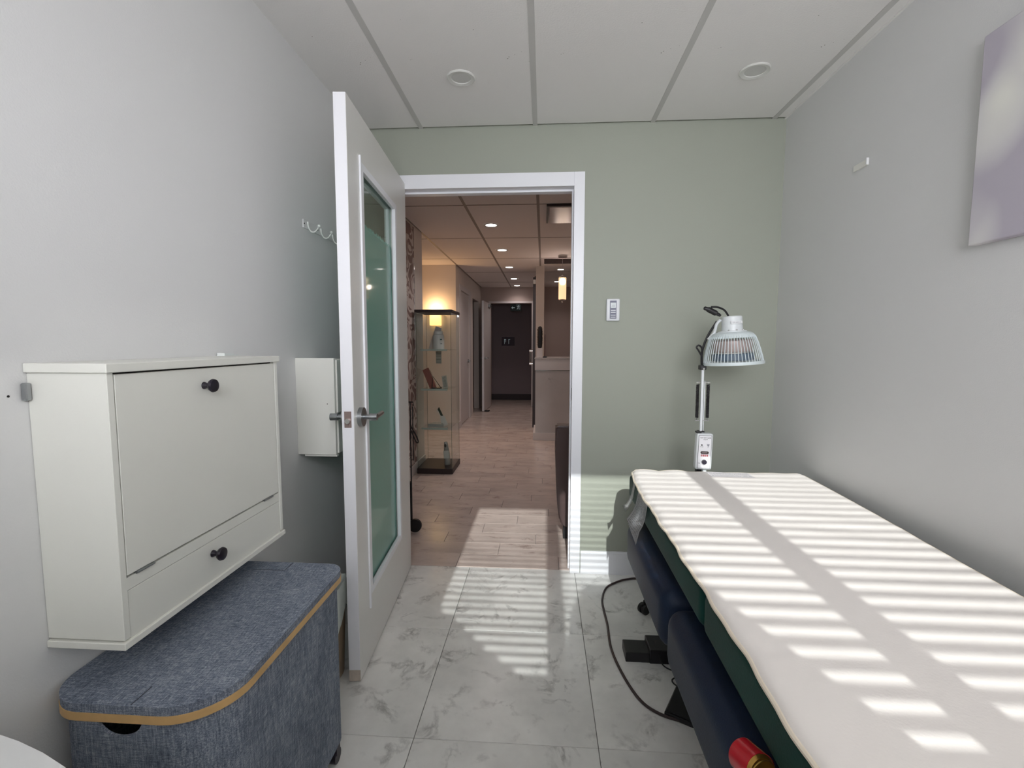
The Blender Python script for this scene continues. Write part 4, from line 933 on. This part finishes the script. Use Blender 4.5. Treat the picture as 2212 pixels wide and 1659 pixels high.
# right side of the hall: column, dark glass door, rail
struct('wall_column', MB().box(-0.115, 0.010, 7.16, 7.30, -.02, C+.02), mat('column_paint', (206, 196, 188), .6))
gd = Thing('door_4', (-0.15, 7.9, 0), kind='structure')
gd.part('door_leaf', MB().box(-0.155, -0.117, 7.35, 8.25, 0.01, 2.25), mat('dark_leaf', (70, 66, 72), .3))
gd.part('door_frame', MB().box(-0.160, -0.115, 7.30, 7.35, 0, 2.30).box(-0.160, -0.115, 8.25, 8.30, 0, 2.30).box(-0.160, -0.115, 7.35, 8.25, 2.25, 2.30), mat('frame_dark', (56, 50, 54), .4))
hm = MB(); hm.tube([(-.20, 7.42, .98), (-.20, 7.42, 1.19)], .009, 10)
po_ = gd.part('pull_handle', hm, M_chrome, smooth=True)
for zc in (.985, 1.185): gd.part('handle_standoff', MB().cyl((-.185, 7.42, zc), .022, .06, 'x', 16), M_chrome, smooth=True, parent=po_)
struct('wall_side_office', MB().box(-0.115, -0.10, 8.30, 9.78, -.02, C+.02), M_hwall)
cm_ = Thing('ceiling_speaker', (-.15, 7.27, 2.25), 'small white sensor with a dark bracket high beside the pale column', 'sensor')
cm_.part('sensor_body', MB().box(-.155, -.118, 7.20, 7.26, 2.19, 2.25, bev=.004), M_whitep); cm_.part('bracket', MB().box(-.135, -.116, 7.22, 7.24, 2.25, 2.30), M_blackp)
struct('trim_7', MB().box(0.005, 1.65, 6.58, 6.62, C-.06, C), mat('rail_dark', (58, 44, 42), .4))

# reception desk
M_dm = marble('desk_marble', (200, 196, 194), (120, 114, 112), 0.1, 1.7, vein_w=0.018, strength=.9, cloud=.08)
dk = Thing('reception_desk', (0.5, 6.6, 0), 'marble-fronted reception desk with white top band on right side of the hall', 'desk')
dk.part('marble_front', MB().box(-0.100, 1.25, 6.33, 6.36, 0.10, 0.94), M_dm)
dk.part('desk_body', MB().box(-0.098, 1.24, 6.36, 6.95, 0.10, 0.94), mat('desk_white', (210, 204, 202), .4))
dk.part('top_band', MB().box(-0.108, 1.26, 6.32, 6.96, 0.945, 1.095, bev=.003), mat('desk_white', (210, 204, 202), .4))
dk.part('counter_top', MB().box(-0.115, 1.27, 6.31, 6.97, 1.095, 1.110, bev=.002), M_dm)
dk.part('plinth', MB().box(-0.130, 1.26, 6.315, 6.96, 0.0, 0.10, bev=.003), mat('desk_white', (210, 204, 202), .4))
dk.part('metal_strip', MB().box(-0.10, 1.25, 6.326, 6.330, 0.938, 0.945), M_chrome)
bt = Thing('duster_pot', (-.045, 6.40, 1.11), 'tall black bristly cylinder in white square pot on the reception counter', 'pot')
bt.part('pot', MB().box(-.088, -.008, 6.36, 6.44, 1.111, 1.235, bev=.003), mat('pot_white', (214, 206, 204), .5))
bs = MB().lathe([(0.022, 1.236), (0.030, 1.26), (0.033, 1.36), (0.032, 1.46), (0.026, 1.515), (0.010, 1.530)], (-.045, 6.40, 0), 20)
for k in range(140):
    a = random.random()*2*PI; z = 1.27+random.random()*.22; bs.tube([(-.045+.03*math.cos(a), 6.40+.03*math.sin(a), z), (-.045+.042*math.cos(a), 6.40+.042*math.sin(a), z+.012)], .0012, 3)
bt.part('bristles', bs, M_blackp)
bt2 = Thing('pen_cup', (.045, 6.45, 1.11), 'slim dark red holder beside the black bristly pot on the counter', 'holder')
bt2.part('card', MB().box(.020, .028, 6.41, 6.49, 1.111, 1.42, bev=.002), mat('dark_red', (92, 44, 44), .5)); bt2.part('base', MB().box(-.004, .05, 6.40, 6.50, 1.111, 1.125, bev=.002), M_blackp)

# pendant lamp over the desk
pn = Thing('pendant_lamp', (0.245, 6.33, C), 'glowing frosted tube pendant lamp hanging over the reception desk', 'pendant lamp')
pn.part('canopy', MB().cyl((0.245, 6.33, C-.012), .06, .022, 'z', 24), M_chrome, smooth=True)
pn.part('cord', MB().cyl((0.245, 6.33, 2.305), .0018, .25, 'z', 6), M_chrome)
pn.part('cap', MB().lathe([(.052, 2.155), (.052, 2.165), (.02, 2.175), (.015, 2.19)], (0.245, 6.33, 0), 24), M_chrome, smooth=True)
M_tube = mat('glowing_tube', (255, 225, 190), .4, emit=(1.0, .62, .34), es=1.1)
N, Lk, b = nodes_of(M_tube)
pn.part('glass_tube', MB().lathe([(.048, 1.875), (.05, 1.88), (.05, 2.15), (.048, 2.155)], (0.245, 6.33, 0), 32), M_tube, smooth=True)
pn.part('bulb', MB().sph((0.245, 6.285, 2.10), .040, 20, (1, .5, 1.15)), mat('bulb_glow', (255, 240, 220), .4, emit=(1, .78, .5), es=7), smooth=True)
pn.part('finial', MB().lathe([(.04, 1.86), (.04, 1.874)], (0.245, 6.33, 0), 24).sph((0.245, 6.33, 1.845), .013, 12), M_chrome, smooth=True)
pl_l = bpy.data.lights.new('pendant_light', 'POINT'); pl_l.energy = 20; pl_l.color = (1, .80, .70); pl_l.shadow_soft_size = .062
ql = bpy.data.objects.new('pendant_light', pl_l); COL.objects.link(ql); ql.location = (0.245, 6.33, 2.03)
# ceiling cassette
av = Thing('ceiling_vent', (0.32, 4.32, C), 'square pale ceiling vent panel with dark back edge above the hall', 'vent')
av.part('vent_frame', MB().box(0.02, 0.60, 4.03, 4.05, C-.022, C).box(0.02, 0.035, 4.05, 4.58, C-.022, C).box(.585, 0.60, 4.05, 4.58, C-.022, C), mat('vent_dark', (70, 62, 62), .5))
av.part('vent_panel', MB().box(0.045, 0.575, 4.07, 4.59, C-.02, C-.004, bev=.002), mat('vent_grey', (186, 178, 178), .25))
# lit downlights
hl = [(-0.513, 4.70), (-0.513, 5.93), (-0.519, 7.24), (-0.525, 8.51), (-0.527, 9.50)]
nm_ = ['nearest lit round downlight in the hall ceiling row', 'second nearest lit round downlight in the hall ceiling row', 'middle lit round downlight in the hall ceiling row', 'second farthest lit downlight in the hall ceiling row', 'farthest lit round downlight before the far doorway']
def lamp_at(x, y, z, e, size=.10, col=(1, .87, .82), spread=PI):
    l = bpy.data.lights.new('downlight_lamp', 'AREA'); l.shape = 'DISK'; l.size = size; l.energy = e; l.color = col; l.spread = spread
    q = bpy.data.objects.new('downlight_lamp', l); COL.objects.link(q); q.location = (x, y, z); return q
for (x, y), nn in zip(hl, nm_): down('ceiling_light', x, y, True, nn, 'lit downlights along the hall', r=.078)
down('ceiling_light', 0.259, 7.505, True, 'lit round downlight above the desk side, nearer of the two', 'lit lights behind the reception desk', r=.07)
down('ceiling_light', 0.243, 8.93, True, 'lit round downlight behind the desk side, farther of the two', 'lit lights behind the reception desk', r=.07)
HLE = 3.4
for (x, y) in hl: 
    lamp_at(x, y, C-.012, HLE*(1 if y < 8 else .45), spread=math.radians(125))
for (x, y) in ((.259, 7.505), (.243, 8.93)): lamp_at(x, y, C-.012, HLE*.5, spread=math.radians(125))

# glass display cabinet
VX0, VX1, VY0, VY1 = -1.245, -0.888, 4.575, 5.005
vt = Thing('display_cabinet', ((VX0+VX1)/2, (VY0+VY1)/2, 0), 'tall glass display cabinet with dark top and base standing in the hall', 'display cabinet')
M_esp = mat('espresso_wood', (40, 28, 28), 0.45)
vt.part('base', MB().box(VX0, VX1, VY0, VY1, 0, .055, bev=.003), M_esp)
vt.part('top_board', MB().box(VX0-.005, VX1+.005, VY0-.005, VY1+.005, 1.595, 1.622, bev=.003), M_esp)
M_vg = bpy.data.materials.new('vitrine_glass'); M_vg.use_nodes = True
gn = M_vg.node_tree; gn.nodes.remove(gn.nodes['Principled BSDF'])
tr = gn.nodes.new('ShaderNodeBsdfTransparent'); tr.inputs[0].default_value = (0.95, 0.97, 0.96, 1); gl = gn.nodes.new('ShaderNodeBsdfGlossy'); gl.inputs['Roughness'].default_value = 0.03
fz = gn.nodes.new('ShaderNodeFresnel'); fz.inputs[0].default_value = 1.4; ms = gn.nodes.new('ShaderNodeMixShader')
ge = gn.nodes.new('ShaderNodeNewGeometry'); om = gn.nodes.new('ShaderNodeMath'); om.operation = 'SUBTRACT'; om.inputs[0].default_value = 1.0; gn.links.new(ge.outputs['Backfacing'], om.inputs[1]); fm = gn.nodes.new('ShaderNodeMath'); fm.operation = 'MULTIPLY'; gn.links.new(fz.outputs[0], fm.inputs[0]); gn.links.new(om.outputs[0], fm.inputs[1]); gn.links.new(fm.outputs[0], ms.inputs[0]); gn.links.new(tr.outputs[0], ms.inputs[1]); gn.links.new(gl.outputs[0], ms.inputs[2])
gn.links.new(ms.outputs[0], gn.nodes['Material Output'].inputs[0])
for (a, b_, c_, d_) in ((VX0+.006, VX1-.006, VY0+.006, VY0+.010), (VX0+.006, VX1-.006, VY1-.010, VY1-.006), (VX0+.006, VX0+.010, VY0+.012, VY1-.012), (VX1-.010, VX1-.006, VY0+.012, VY1-.012)):
    vt.part('glass_panel', MB().box(a, b_, c_, d_, .056, 1.594), M_vg)
M_ge = mat('glass_edge', (70, 92, 84), .2)
for (x, y) in ((VX0+.006, VY0+.006), (VX1-.009, VY0+.006), (VX0+.006, VY1-.009), (VX1-.009, VY1-.009)):
    vt.part('glass_edge', MB().box(x, x+.003, y, y+.003, .056, 1.594), M_ge)
M_sh = mat('shelf_glass', (176, 190, 184), .15)
for zc in (1.228, 0.836, 0.446):
    s_ = vt.part('glass_shelf', MB().box(VX0+.03, VX1-.03, VY0+.05, VY1-.03, zc, zc+.005), M_vg)
    vt.part('shelf_edge', MB().box(VX0+.04, VX1-.055, VY0+.040, VY0+.050, zc-.006, zc+.012), M_sh, parent=s_)
vt.part('door_hinge', MB().box(VX1-.012, VX1+.004, VY1-.03, VY1-.01, 1.57, 1.594), M_chrome)
# contents
def item(name, loc, label, cat): return Thing(name, loc, label, cat)
zt = 1.2335
j = item('white_jar', (-1.06, 4.78, zt), 'white plastic jar on the top shelf of the display cabinet', 'jar')
j.part('jar_body', MB().lathe([(.052, 0), (.057, .004), (.057, .135), (.050, .152), (.042, .156)], (-1.06, 4.78, zt), 28), mat('jar_white', (222, 220, 218), .4), smooth=True)
j.part('cap', MB().lathe([(.045, .157), (.045, .182), (.041, .185)], (-1.06, 4.78, zt), 28), mat('jar_white', (222, 220, 218), .4), smooth=True)
jl = MB(); jl.cyl((-1.06+.0575*math.cos(-.9), 4.78+.0575*math.sin(-.9), zt+.10), .010, .002, 'z', 12, M=None); jl.box(-1.032, -1.014, 4.723, 4.7275, zt+.095, zt+.108, bev=.001); jl.box(-1.030, -1.012, 4.7235, 4.7275, zt+.056, zt+.061)
j.part('label_print', jl, mat('print_green', (64, 92, 92), .5))
def leaning_card(name, x, y, z, w_, h_, tilt, m, label, cat, dx=0.0):
    t_ = item(name, (x, y, z), label, cat)
    Mx = Matrix.Translation((x, y, z+.002)) @ Matrix.Rotation(dx, 4, 'Y') @ Matrix.Rotation(tilt, 4, 'X')
    return t_, Mx
t_, Mx = leaning_card('leaflet', -1.15, 4.86, zt, .07, .24, -.12, None, 'pale leaflet leaning behind the white jar on the top shelf', 'leaflet', .30)
t_.part('leaflet_sheet', MB().box(-.035, .035, 0, .003, 0, .24, M=Mx), mat('paper_pale', (196, 186, 182), .7))
zt2 = .8415
t_, Mx = leaning_card('red_package', -1.10, 4.76, zt2, .06, .2, -.15, None, 'red and tan packages leaning in a black stand on the second shelf', 'package', -.42)
M_pr = mat('pack_red', (150, 92, 82), .5); 
t_.part('package', MB().box(-.05, .015, 0, .018, .0, .22, M=Mx), M_pr)
t_.part('package', MB().box(-.005, .02, .02, .034, .02, .19, M=Mx), mat('pack_tan', (198, 172, 150), .5))
t_.part('stand', MB().tube([(-1.115, 4.70, zt2+.005), (-1.105, 4.70, zt2+.125), (-1.03, 4.72, zt2+.01), (-1.115, 4.70, zt2+.005)], .005, 6).box(-1.12, -1.03, 4.69, 4.78, zt2+.001, zt2+.008), M_blackp)
t_, Mx = leaning_card('small_card', -.985, 4.74, zt2, .05, .12, -.2, None, 'small pale box standing at right on the second shelf', 'box', -.18)
t_.part('card_box', MB().box(-.024, .024, 0, .02, 0, .13, M=Mx), mat('card_pale', (172, 170, 160), .6))
cl_ = MB()
for k in range(9): cl_.box(-.016, .016, -.001, 0, .018+k*.012, .023+k*.012, M=Mx)
t_.part('print_lines', cl_, mat('ink_soft', (110, 112, 104), .6))
t_, Mx = leaning_card('price_card', -1.10, 4.955, zt2+.26, .06, .12, 0, None, 'hanging pale lined price strip inside the display cabinet', 'card')
t_.part('card_sheet', MB().box(-.03, .03, 0, .002, -.02, .11, M=Mx), mat('card_pale', (172, 170, 160), .6))
pl_ = MB()
for k in range(7): pl_.box(-.026, .026, -.001, 0, -.012+k*.016, -.006+k*.016, M=Mx)
t_.part('print_lines', pl_, mat('ink_soft', (110, 112, 104), .6))
zt3 = .4515
t_, Mx = leaning_card('white_tube', -1.00, 4.78, zt3, .05, .18, -.1, None, 'white tube with dark leafy tip leaning on the lowest glass shelf', 'tube', -.32)
t_.part('tube_body', MB().prism([(-.034, 0), (.034, 0), (.024, .10), (-.018, .11)], 0, .02, Mx @ Matrix.Rotation(PI/2, 4, 'X')), mat('tube_white', (206, 204, 198), .5))
t_.part('leafy_tip', MB().prism([(-.014, .10), (.010, .105), (-.004, .20), (-.022, .185)], 0, .012, Mx @ Matrix.Rotation(PI/2, 4, 'X')), mat('leaf_dark', (50, 62, 46), .5))
t_.part('white_tip', MB().prism([(-.020, .11), (-.012, .11), (-.024, .188), (-.036, .175)], 0, .014, Mx @ Matrix.Rotation(PI/2, 4, 'X')), mat('tube_white', (206, 204, 198), .5))
tr2 = item('acrylic_block', (-1.08, 4.80, zt3), 'clear flat acrylic stand on the lowest glass shelf', 'stand')
tr2.part('block', MB().prism([(-1.16, 4.70), (-1.00, 4.70), (-1.05, 4.84), (-1.12, 4.84)], zt3+.001, zt3+.03), mat('acrylic', (170, 172, 168), .15))
zb = .056
t_, Mx = leaning_card('clear_bottle', -.97, 4.74, zb, .05, .25, 0, None, 'clear bottle with pale label standing on the base of the display cabinet', 'bottle', -.08)
bt_ = MB().lathe([(.030, 0), (.032, .01), (.030, .12), (.022, .18), (.02, .215), (.014, .235)], n=20); bt_.xform(Mx)
t_.part('bottle_body', bt_, mat('bottle_clear', (150, 150, 146), .15), smooth=True)
t_.part('bottle_label', MB().box(-.026, .030, -.034, -.030, .07, .15, M=Mx), mat('card_pale2', (190, 192, 186), .6))
t_.part('dark_mark', MB().sph(Mx @ Vector((-.002, -.022, .20)), .014, 10, (.8, .5, 1.3)), M_blackp)
# warm wall lamp seen behind the cabinet
wlmp = Thing('wall_lamp', (-1.58, 6.985, 1.66), 'small warm glowing wall lamp seen behind the display cabinet top', 'wall lamp')
wlmp.part('shade', MB().box(-1.66, -1.50, 6.90, 6.975, 1.56, 1.76, bev=.004), mat('shade_glow', (255, 220, 160), .5, emit=(1, .62, .22), es=1.6))
wlmp.part('wall_plate', MB().box(-1.62, -1.54, 6.975, 6.985, 1.60, 1.72), M_metal)
l = bpy.data.lights.new('wall_lamp_light', 'POINT'); l.energy = 6; l.color = (1, .60, .28); l.shadow_soft_size = .04
q = bpy.data.objects.new('wall_lamp_light', l); COL.objects.link(q); q.location = (-1.58, 6.86, 1.80)

# folding trolley behind the open door
ct_ = Thing('folding_trolley', (-0.90, 3.13, 0), 'black metal folding trolley with wheels seen past the open door edge', 'trolley')
M_tb = mat('trolley_black', (30, 28, 30), .4)
ct_.part('post', MB().tube([(-.893, 3.13, .04), (-.893, 3.13, .90)], .0045, 8), M_tb, smooth=True)
ct_.part('post', MB().tube([(-.877, 3.13, .50), (-.877, 3.13, .87)], .004, 8), M_tb, smooth=True)
ct_.part('post', MB().tube([(-1.17, 3.13, .04), (-1.17, 3.13, .90)], .0045, 8), M_tb, smooth=True)
ct_.part('cross_bar', MB().tube([(-1.17, 3.13, .90), (-.872, 3.13, .90), (-.872, 3.13, .875)], .0045, 8), M_tb, smooth=True)
ct_.part('cross_bar', MB().tube([(-1.17, 3.13, .35), (-.893, 3.13, .35)], .0045, 8), M_tb, smooth=True)
ct_.part('handle_loop', MB().tube(bez([(-.888, 3.12, .735), (-.85, 3.10, .685), (-.828, 3.08, .642), (-.840, 3.08, .636), (-.866, 3.10, .675), (-.890, 3.12, .715)], 5), .0045, 8), M_tb, smooth=True)
for x in (-.872, -1.19): ct_.part('wheel', MB().cyl((x, 3.13, .045), .045, .022, 'x' if x < -1 else 'y', 28), M_blackp, smooth=True)
ct_.part('axle', MB().tube([(-1.19, 3.13, .045), (-.875, 3.13, .045)], .005, 8), M_tb)
ct_.part('platform', MB().box(-1.16, -.90, 3.14, 3.16, .06, .34, bev=.003), M_tb)

# brown upholstered chair beside the door opening in the hall
ch = Thing('waiting_chair', (0.36, 3.25, 0), 'dark brown leatherette chair half hidden by the right door jamb', 'chair')
M_lb = mat('brown_leatherette', (78, 62, 60), .32, spec=.5)
pf = [(0.084, .765), (0.082, .60), (0.090, .40), (0.098, .25), (0.112, .14), (0.135, .095), (0.20, .09), (.62, .09), (.62, .765)]
T = Matrix(((1, 0, 0, 0), (0, 0, 1, 0), (0, 1, 0, 0), (0, 0, 0, 1)))
bk = MB().prism(pf, 3.04, 3.16, T)
bmesh.ops.bevel(bk.bm, geom=list(bk.bm.edges), offset=0.012, segments=3, affect='EDGES')
ch.part('backrest', bk, M_lb, smooth=1.0)
ch.part('seat', MB().box(.12, .60, 3.17, 3.62, .30, .42, bev=.02), M_lb, smooth=True)
for (x, y) in ((.155, 3.10), (.57, 3.10), (.16, 3.58), (.56, 3.58)): ch.part('leg', MB().box(x-.015, x+.015, y-.015, y+.015, 0, .31 if y > 3.3 else .10), M_blackp)
